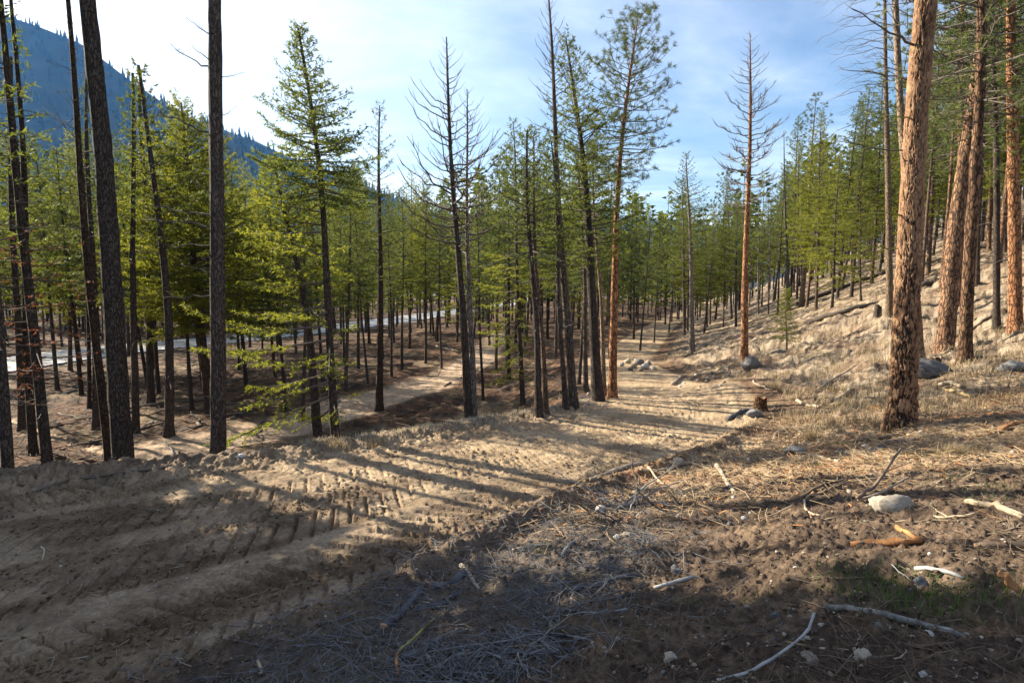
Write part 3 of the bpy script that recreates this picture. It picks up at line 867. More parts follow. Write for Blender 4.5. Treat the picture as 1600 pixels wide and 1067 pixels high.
# ------------------------------------------------------------------ the big pine right of the road: modelled bark plates
def plated_trunk(tr, k=170, n=460, hmax=1.0):
    def f(acc):
        t = np.linspace(0, 1, n) ** 1.12
        t = np.concatenate([[0.0], t]); nn = len(t)
        p = tr.at(t); p[0, 2] -= 0.35
        r = tr.rad(t)
        th = np.arange(k) / k
        TT, SS = np.meshgrid(t * tr.H, th, indexing='ij')
        NC = 17
        xc = SS * NC; yc = TT * 5.2
        an = SS * 2 * math.pi; cx_, cy_ = np.cos(an) * 2.2, np.sin(an) * 2.2
        wa = fbm(cx_ * 1.3 + TT * 3.1, cy_ * 1.3 + TT * 4.3, 0.9, 3, 3, .6); wb = fbm(cx_ * 1.3 - TT * 3.7, cy_ * 1.3 + TT * 2.9, 0.9, 3, 7, .6)
        wx = xc + 0.62 * wa; wy = yc + 0.62 * wb
        f1, f2, idn = worley(wx.ravel(), wy.ravel(), 5, wrap=NC)
        e = (f2 - f1).reshape(TT.shape); idn = idn.reshape(TT.shape)
        g1, g2, gid = worley((wx * 3).ravel(), (wy * 3.4).ravel(), 15, wrap=NC * 3)
        ge = (g2 - g1).reshape(TT.shape); gid = gid.reshape(TT.shape)
        low = smooth(3.2, 0.5, TT)
        wide = (0.16 + 0.22 * low) * (0.6 + 0.8 * np.clip(0.5 + wb, 0, 1))
        plate = smooth(0.01, 1, e / wide)
        flake = smooth(0.02, 0.16, ge)
        d = plate * (0.016 + 0.016 * low) * (0.45 + 0.8 * idn) + 0.007 * plate * flake * gid + 0.004 * fbm(cx_ * 6 + TT * 9, cy_ * 6 - TT * 7, 1.0, 2, 9)
        plate = plate * (0.55 + 0.45 * flake) * (0.75 + 0.25 * np.clip(gid * 2, 0, 1))
        root = 1 + 0.24 * np.exp(-TT / 0.28) * (0.5 + 0.9 * np.maximum(0, np.cos(2 * math.pi * (SS * 5 + 0.13))) )
        rr = r[:, None] * root - 0.022 + d * np.minimum(1, r[:, None] / 0.14)
        v, q, tri = tube(p, rr, k, cap=False)
        acc.add(v, q)
        f.plate = plate
        f.e = np.clip(e, 0, 1)
    return f
def lerp1(a, b, t): return a + (b - a) * np.clip(t, 0, 1)

def plate_material():
    m, nt, out = new_mat('plated_bark')
    at = N(nt, 'ShaderNodeAttribute', attribute_name='plate')
    tc = N(nt, 'ShaderNodeTexCoord')
    n1 = N(nt, 'ShaderNodeTexNoise', {'Vector': tc.outputs['Object'], 'Scale': 30.0, 'Detail': 6.0, 'Roughness': 0.7})
    n2 = N(nt, 'ShaderNodeTexNoise', {'Vector': tc.outputs['Object'], 'Scale': 6.0, 'Detail': 4.0})
    s = N(nt, 'ShaderNodeMath', {0: n1.outputs['Fac'], 1: n2.outputs['Fac']}, operation='ADD')
    s2 = N(nt, 'ShaderNodeMapRange', {'Value': s.outputs[0], 'From Min': 0.7, 'From Max': 1.3})
    pl = ramp(nt, s2.outputs[0], [(0.0, (.13, .072, .042)), (0.5, (.24, .138, .078)), (1.0, (.37, .24, .14))])
    ed = N(nt, 'ShaderNodeMapRange', {'Value': at.outputs['Fac'], 'From Min': 0.15, 'From Max': 0.75})
    col = N(nt, 'ShaderNodeMixRGB', {'Fac': ed.outputs[0], 'Color1': (.028, .021, .017, 1), 'Color2': pl})
    n3 = N(nt, 'ShaderNodeTexNoise', {'Vector': tc.outputs['Object'], 'Scale': 9.0, 'Detail': 6.0, 'Roughness': 0.7})
    lm = N(nt, 'ShaderNodeMapRange', {'Value': n3.outputs['Fac'], 'From Min': 0.66, 'From Max': 0.72, 'To Max': 0.6})
    col2 = N(nt, 'ShaderNodeMixRGB', {'Fac': lm.outputs[0], 'Color1': col.outputs[0], 'Color2': (.25, .23, .14, 1)})
    bp = N(nt, 'ShaderNodeBump', {'Height': n1.outputs['Fac'], 'Strength': 0.6, 'Distance': 0.012})
    b = N(nt, 'ShaderNodeBsdfPrincipled', {'Base Color': col2.outputs[0], 'Roughness': 0.92, 'Normal': bp.outputs[0]})
    b.inputs['Specular IOR Level'].default_value = 0.15
    nt.links.new(b.outputs[0], out.inputs['Surface'])
    return m

def big_pine():
    b, t = line(1407, 668, 1453, 0, ext=1.75)
    tr = Trunk(t - b, wpx(37, b), wpx(22, b), 0.04, 2, None, 0.12)
    root = empty('pine_tree', b)
    tag(root, 'thick pine with deeply cracked orange-brown bark plates, closest trunk on the lit slope', 'tree')
    a = Acc(); pf = plated_trunk(tr); pf(a)
    o = a.build('trunk', plate_material(), root)
    at = o.data.attributes.new('plate', 'FLOAT', 'POINT'); at.data.foreach_set('value', pf.plate.ravel().astype(np.float32))
    rng = np.random.default_rng(4)
    # broken limbs with moss, and the high crown above the picture
    mossy = simple('mossy_twig', (.12, .13, .03), (.30, .30, .07), scale=14)
    hh = np.linalg.norm(t - b)
    for (hgt, az, el, L, r, mat) in [(2.55, 2.9, .1, .42, .013, mossy), (3.05, 3.0, .05, .65, .014, mossy), (2.62, -.3, .5, .3, .012, M_TWIG), (3.9, 2.8, .25, .8, .014, M_TWIG), (4.35, 3.3, .1, .75, .012, mossy),
                                (4.9, 2.6, .3, .8, .016, M_TWIG), (4.6, .2, .1, .5, .012, M_TWIG), (1.2, 3.3, .2, .12, .006, mossy), (5.3, 3.4, .3, 1.1, .02, M_TWIG), (5.5, .4, .3, .9, .02, M_TWIG), (1.65, 3.0, 0, .14, .006, mossy)]:
        a = Acc(); tt = hgt / hh
        dead_branch(a, np.zeros(3), az, el, L + .2, r, rng, .1, .1, int(3 * L), 0, 6)
        o = a.build('branch', mat, root); o.location = tr.at(np.array(tt))
    a = Acc(); crown(a, tr, 0.72, 1.0, oval(2.3), 46, 'pine', rng, per=240, nl=.16, nw=.012)
    a.build('crown', [F_PINE, M_TWIG], root, smooth_shade=False)
    TREES.append((b[0], b[1], .5))
big_pine()

rng0 = np.random.default_rng(77)
def W(t0, t1, n, w, p=0.8, el=(0.0, .6), sag=.12, up=.35, tw=5, rbase=.010, bot=.6):
    return whorls(t0, t1, n, cone(w, p, bot), el, sag, up, tw, rng0, 1.0, rbase)

# ---- the dark trunks behind the berm, left
b, t = line(197, 700, 133, 0, 10.5, 1.45)
plant('fir_tree', 'thickest dark trunk behind the berm, leaning left and running out of the picture top', b, t, wpx(31, b), wpx(15, b), B_DARK, 11,
      both(add_stubs(.10, .62, 16, M_TWIG, .5), add_crown([F_FIR, M_TWIG], t0=.72, t1=1, prof=cone(1.5), nb=60, kind='fir', per=37, nl=.14, nw=.05)), k=20, n=40)
b, t = line(341, 705, 337, 0, 10.3, 1.5)
limbs = [(.475, math.pi - .1, .40, 1.0, .012, .0, .0, 2), (.56, 2.9, .35, .9, .010, -.1, .1, 5), (.60, 3.3, .5, .45, .008, 0, .1, 3), (.565, 3.6, .6, .4, .008, 0, .1, 2), (.36, 3.1, .12, 1.15, .011, .08, .1, 6), (.375, 3.4, .15, 1.0, .010, .1, .1, 6),
         (.335, 2.9, .05, 1.05, .009, .05, .05, 5), (.40, 3.2, .5, .7, .006, -.05, .1, 4), (.30, 3.0, .18, .75, .008, .05, .05, 4), (.27, 3.3, -.05, .8, .008, .1, .1, 5), (.345, .2, .3, .42, .006, .0, .3, 6), (.43, -.2, .5, .4, .005, .0, .2, 5),
         (.50, .1, .35, .35, .005, 0, .2, 5), (.55, .3, .2, .45, .005, 0, .1, 4), (.24, .1, .1, .3, .005, 0, .1, 3), (.13, 3.0, .1, .25, .005, .1, .1, 2), (.20, 3.3, 0, .35, .005, .1, .1, 3)]
limbs = [(q[0] * 1.0 + .02, q[1], q[2], q[3] * 1.12, q[4] * 1.7, q[5], q[6], q[7]) for q in limbs]
plant('fir_tree', 'straight dark trunk on the berm edge with bare black limbs sticking out left', b, t, wpx(24, b), wpx(13, b), B_DARK, 12,
      both(add_dead_limbs(limbs, M_TWIG), add_crown([F_FIR, M_TWIG], t0=.74, t1=1, prof=cone(.8), nb=36, kind='fir', per=20, nl=.14, nw=.05)), k=18, n=40, wob=.02)
for (bx, y, tx, ty, w, sd, lab, ext, red) in [
        (78, 11.0, 20, 210, 16, 13, 'dark trunk bowed to the left beside the rust-red dead needles at the picture edge', 1.5, True),
        (16, 9.8, -18, 250, 18, 14, 'dark trunk at the very edge of the picture, lowest on the berm', 1.6, True),
        (172, 12.0, 107, 0, 13, 15, 'slim trunk with a bare twiggy grey top beside the thickest dark trunk', 1.12, False),
        (150, 17.0, 138, 250, 10, 62, 'thin dark trunk just left of the bare-topped trunk, farther down the bank', 1.3, True),
        (35, 17.0, 20, 230, 11, 63, 'thin dark trunk farther down the bank at the left edge', 1.3, True),
        (212, 16.0, 208, 250, 11, 64, 'thin dark trunk directly right of the thickest dark trunk', 1.3, False),
        (52, 14.0, 28, 210, 12, 16, 'slim dark trunk between the two edge trunks, half hidden by twigs', 1.4, False),
        (236, 20.0, 222, 250, 11, 17, 'slim trunk just left of the curved trunk by the sunlit path end', 1.3, False)]:
    b, t = line(bx, 0, tx, ty, y, ext)
    ps = [add_stubs(.12, .8, 34, M_TWIG, 1.0)]
    if sd == 15: ps.append(add_dead_limbs(W(.45, .98, 44, .9, 1.0, (.2, .9), 0, .2, 6, .009), M_TWIGL))
    else: ps.append(add_crown([F_FIR, M_TWIG], t0=.42 if sd < 20 and sd != 14 else .55, t1=1, prof=cone(1.4 if sd > 16 and sd < 20 else .75), nb=60 if sd > 16 and sd < 20 else 34, kind='fir', per=33, nl=.12, nw=.036, gap=.25))
    if red:
        def redf(root, tr, rng):
            a = Acc(); crown(a, tr, .22, .5, lambda u: 1.0, 26, 'fir', rng, per=29, nl=.06, nw=.012, dens=.7, el=(-.2, .2), gap=.2)
            kid(root, tag(a.build('dead_spray', [F_RED, M_TWIG], root, smooth_shade=False), 'sprays of rust-red dead needles'))
        ps.append(redf)
    plant('fir_tree', lab, b, t, wpx(w, b), wpx(w * .35, b), B_DARK if sd != 15 else B_BROWN, sd, both(*ps), k=12)
b, t = line(264, 682, 240, 400, None, 2.0)
plant('fir_tree', 'dark trunk bowed left at the sunlit end of the lower dirt path', b, t, wpx(14, b), wpx(4, b), B_DARK, 18,
      both(add_stubs(.1, .6, 20, M_TWIG, .7), add_crown([F_FIR, M_TWIG], t0=.52, t1=1, prof=cone(1.4), nb=60, kind='fir', per=42, nl=.11, nw=.034)), bend=(.25, 0, 0), k=12)

# ---- the tall green firs of the middle left
b, t = line(328, 640, 284, 160)
plant('fir_tree', 'bright yellow-green bushy fir before the blue mountain, left of the bare straight trunk', b, t, wpx(15, b), .02, B_BROWN, 21,
      add_crown([F_LIT, M_TWIG], t0=.26, t1=1, prof=cone(2.9, .72, .6), nb=280, kind='fir', per=50, nl=.10, nw=.030, dens=1.1, el=(-.02, .75)), k=12)
b, t = line(526, 676, 468, 44, 12.0)
def fir_a(root, tr, rng):
    add_crown([F_FIR, M_TWIG], t0=.62, t1=1, prof=cone(1.35, .95, .75), nb=175, kind='fir', per=58, nl=.08, nw=.024, dens=1.2, el=(-.12, .55), gap=.08)(root, tr, rng)
    a = Acc(); crown(a, tr, .14, .64, lambda u: 1.35, 50, 'fir', rng, per=71, nl=.075, nw=.02, el=(-.25, .1), side=(3.3, .75), gap=.15)
    kid(root, tag(a.build('low_sprays', [F_LIT, M_TWIG], root, smooth_shade=False), 'yellow-green lower sprays of needles'))
plant('fir_tree', 'tall dark green fir with dense pointed top standing clear against white sky', b, t, wpx(15, b), .02, B_DARK, 22, fir_a, k=14, n=30, bend=(.12, 0, 0))
b, t = line(500, 686, 440, 330, 12.6, 1.18)
plant('fir_tree', 'leaning dark trunk with light green crown, foot beside the tall pointed fir', b, t, wpx(16, b), .02, B_DARK, 23,
      both(add_stubs(.1, .5, 14, M_TWIG, .6), add_crown([F_LIT, M_TWIG], t0=.52, t1=1, prof=cone(1.2, .6), nb=70, kind='fir', per=54, nl=.09, nw=.026)), k=12, bend=(.12, 0, 0))
b, t = line(593, 641, 592, 165)
plant('fir_tree', 'slender straight fir with thin open crown, its foot beside the lower dirt path', b, t, wpx(12, b), .015, B_BROWN, 24,
      both(add_stubs(.15, .55, 20, M_TWIG, .6), add_crown([F_PINE, M_TWIG], t0=.42, t1=1, prof=cone(1.25, .7, .5), nb=85, kind='fir', per=50, nl=.08, nw=.022, dens=.7, el=(0, .8), gap=.12)), k=12)
# the two bare snags in the middle
b, t = line(735, 662, 695, 58, 13.0)
plant('dead_tree', 'taller bare dead tree with upswept branches, beside its smaller bare twin', b, t, wpx(15, b), .012, B_DARK, 25,
      add_dead_limbs(W(.50, 1.0, 104, 1.45, .8, (.0, .55), .0, .42, 5, .013, .8), M_TWIG), k=12)
b, t = line(742, 655, 729, 140, 13.6)
plant('dead_tree', 'smaller bare dead tree with upswept branches just right of the taller one', b, t, wpx(11, b), .010, B_GREY, 26,
      add_dead_limbs(W(.52, 1.0, 70, 1.25, .7, (-.1, .5), .02, .48, 5, .011, .8), M_TWIG), k=10)
b, t = line(817, 636, 803, 190)
def young(root, tr, rng):
    a = Acc(); crown(a, tr, .10, .55, lambda u: .9 * (1 - .5 * abs(u - .5)), 70, 'fir', rng, per=75, nl=.075, nw=.02, el=(-.45, -.15), sag=.3, side=(3.2, .55), dens=1.1)
    kid(root, tag(a.build('low_sprays', [F_LIT, M_TWIG], root, smooth_shade=False), 'drooping bright yellow-green sprays'))
    add_crown([F_PINE, M_TWIG], t0=.62, t1=1, prof=cone(1.0, .7), nb=60, kind='fir', per=50, nl=.08, nw=.022, dens=.8)(root, tr, rng)
plant('fir_tree', 'thin young fir with drooping sunlit yellow-green sprays down its lower trunk', b, t, wpx(8, b), .012, B_DARK, 27, young)
# the clump left of the bend
for (bx, by, tx, ty, w, bark, sd, lab, ps, ext) in [
    (842, 652, 822, 230, 12, B_DARK, 31, 'front dark trunk of the close pair right of the young drooping fir', [('c', F_PINE, .55, 1.1, 60)], 1.06),
    (853, 646, 832, 215, 9, B_BROWN, 32, 'thinner rear trunk of the close pair right of the young drooping fir', [('c', F_PINE, .6, 1.0, 50)], 1.0),
    (896, 636, 858, 0, 14, B_DARK, 33, 'very tall trunk with a bare wispy dead top rising above the central clump', [('d', .62, .75)], 1.03),
    (884, 640, 866, 260, 9, B_DARK, 34, 'thin dark trunk between the tall bare-topped trunk and the young fir', [('c', F_FIR, .5, 1.0, 50)], 1.1),
    (934, 626, 886, 62, 18, B_DARK, 35, 'stout fir leaning left with full dark crown in the middle of the central clump', [('c', F_FIR, .38, 1.5, 170)], 1.0),
    (916, 612, 905, 300, 8, B_DARK, 36, 'short dark trunk standing behind the stout leaning fir', [('c', F_PINE, .5, 1.0, 50)], 1.2),
    (944, 618, 925, 232, 8, B_TAN, 37, 'thin pale tan trunk with small tufted top beside the stout leaning fir', [('p', F_PINE, .72, .62, 26)], 1.0),
    (957, 622, 995, 28, 14, B_ORANGE, 38, 'rightmost pine of the central clump, reddish trunk leaning right, open tufted crown', [('p', F_PINE, .58, 1.2, 125)], 1.0)]:
    b, t = line(bx, by, tx, ty, None, ext)
    fs = [add_stubs(.12, .6, 16, M_TWIG, .7)]
    for q in ps:
        if q[0] == 'c': fs.append(add_crown([q[1], M_TWIG], t0=q[2], t1=1, prof=cone(q[3], .6, .5), nb=q[4], kind='fir', per=54, nl=.08, nw=.024, gap=.08))
        if q[0] == 'p': fs.append(add_crown([q[1], M_TWIG], t0=q[2], t1=1, prof=oval(q[3]), nb=q[4], kind='pine', per=330, nl=.125, nw=.009, el=(-.15, .7), dens=1.25))
        if q[0] == 'd': fs.append(add_dead_limbs(W(q[1], 1.0, 80, q[2] * 1.1, .7, (.35, 1.0), 0, .15, 6, .009, .7), M_TWIG))
    plant('pine_tree' if ps[0][0] == 'p' else 'dead_tree' if ps[0][0] == 'd' else 'fir_tree', lab, b, t, wpx(w, b), .014, bark, sd, both(*fs), k=12,
          bend=(.10, 0, 0) if sd == 35 else (-.16, 0, 0) if sd == 38 else None)
# orange snag on the hillside
b, t = line(1163, 562, 1173, 52)
plant('dead_tree', 'bare dead pine with bright orange trunk and crooked twiggy branches on the hillside', b, t, wpx(12, b), .014, B_ORANGE, 41,
      add_dead_limbs(W(.46, 1.0, 108, 1.6, .6, (-.05, .5), .05, .30, 14, .013, .8), M_TWIG), k=12)
b, t = line(1082, 548, 1072, 240)
plant('dead_tree', 'thin pine with sparse grey-green top and bare grey lower branches beyond the rock heap', b, t, wpx(9, b), .014, B_GREY, 42,
      both(add_dead_limbs(W(.08, .55, 40, 1.15, .25, (-.1, .1), .25, .05, 6, .008, 1), M_TWIGL), add_crown([F_PINE, M_TWIG], t0=.5, t1=1, prof=cone(1.6, .7, .7), nb=90, kind='fir', per=40, nl=.10, nw=.028, dens=.9, el=(0, .6))), k=10)
b, t = line(1252, 480, 1275, 152)
plant('pine_tree', 'slim pine leaning right with a tufted top above the green firs on the slope', b, t, wpx(8, b), .014, B_TAN, 43,
      both(add_stubs(.2, .6, 20, M_TWIGL, 1.0), add_crown([F_PINE, M_TWIG], t0=.62, t1=1, prof=oval(1.5), nb=50, kind='pine', per=260, nl=.17, nw=.016)), k=10)
b, t = line(1232, 486, 1224, 205)
plant('dead_tree', 'grey dead conifer full of fine bare twigs left of the slim leaning pine', b, t, wpx(7, b), .012, B_GREY, 44,
      add_dead_limbs(W(.25, 1.0, 74, 1.3, .6, (-.2, .5), .1, .1, 7, .007, .8), M_TWIGL), k=8)
b, t = line(1229, 545, 1229, 455)
plant('fir_sapling', 'small bright green fir sapling on the grassy hillside', b, t, .035, .008, B_GREY, 45,
      add_crown([F_LIT, M_TWIG], t0=.14, t1=1, prof=cone(.68, .65, .9), nb=95, kind='fir', per=79, nl=.07, nw=.018, el=(-.1, .7), bare=.1), k=7, n=10)
# trunks behind the big pine
limbsL = []
for i in range(40):
    u = (i + rng0.random()) / 40
    limbsL.append((.46 + .50 * u, math.pi + rng0.uniform(-.75, .75), rng0.uniform(.15, .55) - .1 * u, rng0.uniform(1.2, 2.5), .011, .55, .10, 9))
b, t = line(1390, 495, 1383, 0, None, 1.25)
plant('dead_tree', 'slim grey-brown trunk behind the big plated pine with long bare limbs sweeping left', b, t, wpx(10, b), .03, B_TAN, 51, add_dead_limbs(limbsL, M_TWIG), k=12)
b, t = line(1437, 560, 1403, 0, None, 1.35)
limbsR = [(.5 + .45 * i / 16, math.pi + rng0.uniform(-1.1, 1.1), rng0.uniform(.2, .5), rng0.uniform(1.0, 2.0), .011, .5, .1, 8) for i in range(16)]
plant('dead_tree', 'tan trunk partly hidden right behind the big plated pine, crossing it near mid height', b, t, wpx(14, b), .04, B_TAN, 52, add_dead_limbs(limbsR, M_TWIG), k=12)
for (bx, by, tx, ty, w, bark, sd, lab) in [
    (1475, 547, 1527, 100, 25, B_PINE, 53, 'left pine of the crossing pair on the slope, thick orange-brown trunk leaning right'),
    (1508, 562, 1529, 0, 18, B_PINE, 54, 'right pine of the crossing pair on the slope, darker slimmer trunk'),
    (1557, 515, 1553, 60, 10, B_DARK, 55, 'thin dark trunk between the crossing pair and the orange pine at the edge'),
    (1587, 515, 1579, 40, 18, B_ORANGE, 56, 'orange-barked pine trunk at the edge of the picture, high on the slope'),
    (1496, 480, 1503, 60, 10, B_PINE, 57, 'thin brown trunk seen behind the crossing pair of pines')]:
    b, t = line(bx, by, tx, ty, None, 1.35)
    ps = [add_stubs(.15, .7, 24, M_TWIG, 1.1)]
    ps.append(add_crown([F_PINE, M_TWIG], t0=.52, t1=1, prof=oval(2.0), nb=60, kind='pine', per=230, nl=.15, nw=.014, el=(-.3, .6)))
    plant('pine_tree', lab, b, t, wpx(w, b), wpx(w * .45, b), bark, sd, both(*ps), k=18, n=34)

# ------------------------------------------------------------------ the stand: a few kinds of tree, copied one by one
def proto(name, H, r0, bark, fol, kind, t0, w, nb, seed, per, nl, nw, dens=.8, stub=14, dead=False, p=.65):
    root = empty(name, (0, 0, 0))
    tr = Trunk((0.02 * H * math.cos(seed), 0.02 * H * math.sin(seed), H), r0, .012, .05, seed, None, .3)
    a = Acc(); tr.mesh(a, 7, 12); kid(root, a.build('trunk', bark, root))
    rng = np.random.default_rng(seed)
    a = Acc()
    if dead:
        for (t, az, el, L, r, sag, up, tw) in whorls(.3, 1, 46, cone(w, .6, .8), (-.1, .6), .1, .25, 4, rng, 1, .009):
            dead_branch(a, tr.at(t), az, el, L, r, rng, sag, up, tw, 0, 4)
        kid(root, tag(a.build('branches', M_TWIGL, root), kind='stuff'))
    else:
        crown(a, tr, t0, 1, cone(w, p, .5) if kind == 'fir' else oval(w), nb, kind, rng, per=per, nl=nl, nw=nw, dens=dens, gap=.08, el=(-.1, .65))
        kid(root, a.build('crown', [fol, M_TWIG], root, smooth_shade=False))
        if stub:
            a = Acc(); stubs(a, tr, .12, t0, stub, rng, 0, .9); kid(root, tag(a.build('dead_twigs', M_TWIG, root), kind='stuff'))
    return root, H
PROTO = [
    proto('fir_tree', 13.5, .115, B_DARK, F_FIR, 'fir', .30, 1.95, 140, 301, 48, .135, .038),
    proto('fir_tree', 12.5, .105, B_DARK, F_FIR, 'fir', .36, 1.7, 125, 302, 48, .135, .038),
    proto('fir_tree', 14.5, .120, B_BROWN, F_LIT, 'fir', .24, 2.15, 150, 303, 48, .135, .038),
    proto('fir_tree', 12.0, .095, B_DARK, F_PINE, 'fir', .40, 1.45, 100, 304, 48, .135, .038),
    proto('pine_tree', 14.0, .125, B_BROWN, F_PINE, 'pine', .46, 1.7, 70, 305, 330, .21, .030),
    proto('fir_tree', 9.5, .08, B_DARK, F_LIT, 'fir', .16, 1.7, 120, 306, 46, .13, .036),
    proto('pine_tree', 15.0, .13, B_PINE, F_PINE, 'pine', .48, 1.9, 76, 307, 330, .22, .030),
    proto('dead_tree', 11.0, .085, B_GREY, None, 'fir', .3, 1.0, 0, 308, 0, 0, 0, dead=True),
]
LOOK = ['tall dark green fir', 'narrow dark green fir', 'broad light green fir', 'short-crowned thin fir', 'brown-trunked pine', 'small bushy light green fir', 'orange-trunked pine', 'bare grey dead conifer']
used_proto = set()
SKY = np.array([(-100, 190), (200, 190), (345, 250), (400, 258), (560, 270), (650, 285), (760, 290), (800, 215), (950, 235), (1000, 322), (1050, 300), (1140, 283), (1200, 265), (1240, 190), (1300, 180), (1400, 120), (1500, -20), (1700, -200)], float).T
MARKS = [(180, 'left of the thickest berm trunk'), (340, 'right of the thickest berm trunk'), (520, 'left of the pointed fir'), (600, 'right of the pointed fir'), (735, 'left of the bare dead pair'), (860, 'right of the bare dead pair'),
         (960, 'behind the central clump'), (1080, 'behind the rock heap'), (1165, 'left of the orange dead pine'), (1300, 'right of the orange dead pine'), (1450, 'behind the big plated pine'), (9999, 'behind the crossing pair of pines')]
def region(x, y):
    ht = float(HIGHWAY.near(np.array([x]), np.array([y]))[1][0])
    px = 800 + FPX * x / (y * math.cos(PITCH))
    mark = next(m for lim, m in MARKS if px < lim)
    deep = 'beyond the highway' if ht < 0 else 'close behind the berm' if y < 22 and px < 740 else 'near the road' if y < 26 else 'a little way in' if y < 34 else 'some way in' if y < 46 else 'far in' if y < 62 else 'at the back'
    return deep + ', ' + mark
def copy_proto(i, x, y, sc_, label=None, group=None, lean=0.03, rng=None):
    root, H = PROTO[i]
    if i in used_proto:
        o = copy_tree(root)
    else:
        o = root; used_proto.add(i)
    o.location = (x, y, h1(x, y) - 0.05)
    o.rotation_euler = (rng.normal() * lean, rng.normal() * lean, rng.uniform(0, 6.28))
    o.scale = (sc_ * rng.uniform(.9, 1.15),) * 2 + (sc_,)
    f = y * math.cos(PITCH)
    if y > 5 and abs(x) < 1.05 * y:           # keep under the skyline of the photograph
        px = 800 + FPX * x / f
        lim = (CAM[2] + y * (447 - np.interp(px, SKY[0], SKY[1]) - rng.uniform(-12, 60)) / FPX - o.location.z) / H
        if sc_ > lim: o.scale = [c * max(lim, .35) / sc_ for c in o.scale]
    lab = label or LOOK[i] + ' ' + region(x, y)
    tag(o, lab, 'tree', group or 'trees: ' + lab)
    TREES.append((x, y, .12))
    return o

rngF = np.random.default_rng(2024)
def free(x, y, dmin):
    return all((x - a) ** 2 + (y - b) ** 2 > dmin * dmin for a, b, _ in TREES)

def clear_zone(x, y):
    z, s, t, hw, dl, dr, ht, pn = [float(np.ravel(q)[0]) for q in macro([x], [y], True)]
    if dl < 1.6 and dr < 1.2: return True
    if abs(pn) < 1.7 and y < 62 and dl > .5: return True
    if abs(ht) < 6.5: return True
    if y < 15.5 and x > -7: return True                    # kept open: everything there is planted by hand
    if dr > 0 and y < 34 and x < 26: return True           # open grassy hillside
    if dr > 0 and y < 44 and dr < 7: return True
    if abs(x - 6.2) < 3.2 and 20 < y < 33: return True     # clearing round the rock heap
    return False

# young firs and pines on the slope behind the right-hand pines, each kind first
SLOPE = [(1300, 33, 5, .8), (1275, 36, 2, .8), (1330, 36, 0, .85), (1345, 31, 5, .62), (1308, 40, 3, 1.0), (1362, 42, 2, .9), (1425, 38, 0, 1.0), (1450, 33, 2, .9), (1480, 36, 4, 1.0), (1520, 30, 2, .95),
         (1545, 34, 6, .95), (1570, 29, 0, .95), (1600, 32, 2, .9), (1630, 28, 6, 1.0), (1660, 33, 0, 1.0), (1535, 42, 5, 1.3), (1590, 44, 0, 1.1), (1440, 50, 2, 1.0), (1500, 50, 4, 1.1), (1400, 48, 5, 1.2), (1620, 40, 2, 1.2), (1700, 36, 4, 1.1),
         (1470, 24, 6, 1.1), (1525, 22, 4, 1.2), (1560, 25, 6, 1.2), (1610, 21, 6, 1.1), (1650, 24, 4, 1.25), (1500, 28, 6, 1.15), (1580, 28, 2, 1.2), (1440, 29, 4, 1.1), (1700, 22, 6, 1.2), (1415, 32, 6, 1.1), (1130, 50, 2, .85), (1150, 46, 0, .8), (1105, 56, 5, 1.1), (1185, 52, 7, 1.0), (1200, 47, 7, .95), (1215, 44, 3, .8), (1100, 48, 0, .75)]
for (px, y, i, s_) in SLOPE:
    p = at_depth(px, y)
    lab = LOOK[i] + (' on the wooded slope left of the big plated pine' if px < 1400 else ' on the slope close behind the crossing pair of pines' if y < 27 else ' high on the slope behind the crossing pair of pines')
    copy_proto(i, p[0], p[1], s_ * (1.15 if px < 1400 and y < 46 else 1), lab, 'trees: ' + lab, rng=rngF)
# trunks one can tell apart in the photograph, along the lower path
for (px, py, i, s_) in [(447, 640, 1, .85), (385, 606, 0, .9), (560, 575, 0, .9), (612, 588, 3, .95), (628, 578, 1, .95), (665, 568, 1, 1), (690, 575, 3, .95), (775, 578, 4, .9), (540, 612, 1, .9), (575, 600, 3, .9),
                        (473, 655, 3, .75), (430, 590, 2, .9), (350, 590, 0, .9), (755, 625, 3, .7), (765, 540, 0, 1), (905, 600, 3, .8), (792, 575, 1, .85), (300, 640, 1, .9), (140, 640, 3, .9), (155, 600, 0, .95), (90, 610, 1, .95), (110, 580, 2, .9), (210, 560, 0, .95), (232, 610, 3, .9),
                        (1000, 548, 3, .9), (1022, 535, 1, .9), (990, 530, 0, .9), (1045, 520, 3, 1), (868, 560, 1, .85), (952, 560, 3, .8), (505, 600, 0, .85), (640, 545, 2, .9)]:
    p = hit(px, py)
    if free(p[0], p[1], .6): copy_proto(i, p[0], p[1], s_ * rngF.uniform(.92, 1.06), rng=rngF)
count = len(TREES)
tries = 0
REST = []
while len(TREES) < 400 and tries < 20000:
    tries += 1
    y = 17 + 68 * rngF.random() ** 1.1
    x = rngF.uniform(-1.12, 1.15) * y
    d = 1.5 + y * 0.007
    if clear_zone(x, y) or not free(x, y, d): continue
    if 3.5 < .5 * x + .866 * y < 11.5 and x < -3 and rngF.random() < .8: continue      # the gap the sun comes through
    far = y > 45
    i = int(rngF.choice([0, 1, 2, 3, 4, 5, 6, 7], p=[.22, .2, .18, .14, .08, .06, .07, .05]))
    s_ = rngF.uniform(.72, 1.05)
    if y > 40: s_ *= rngF.uniform(1.1, 1.5)
    copy_proto(i, x, y, s_, rng=rngF)

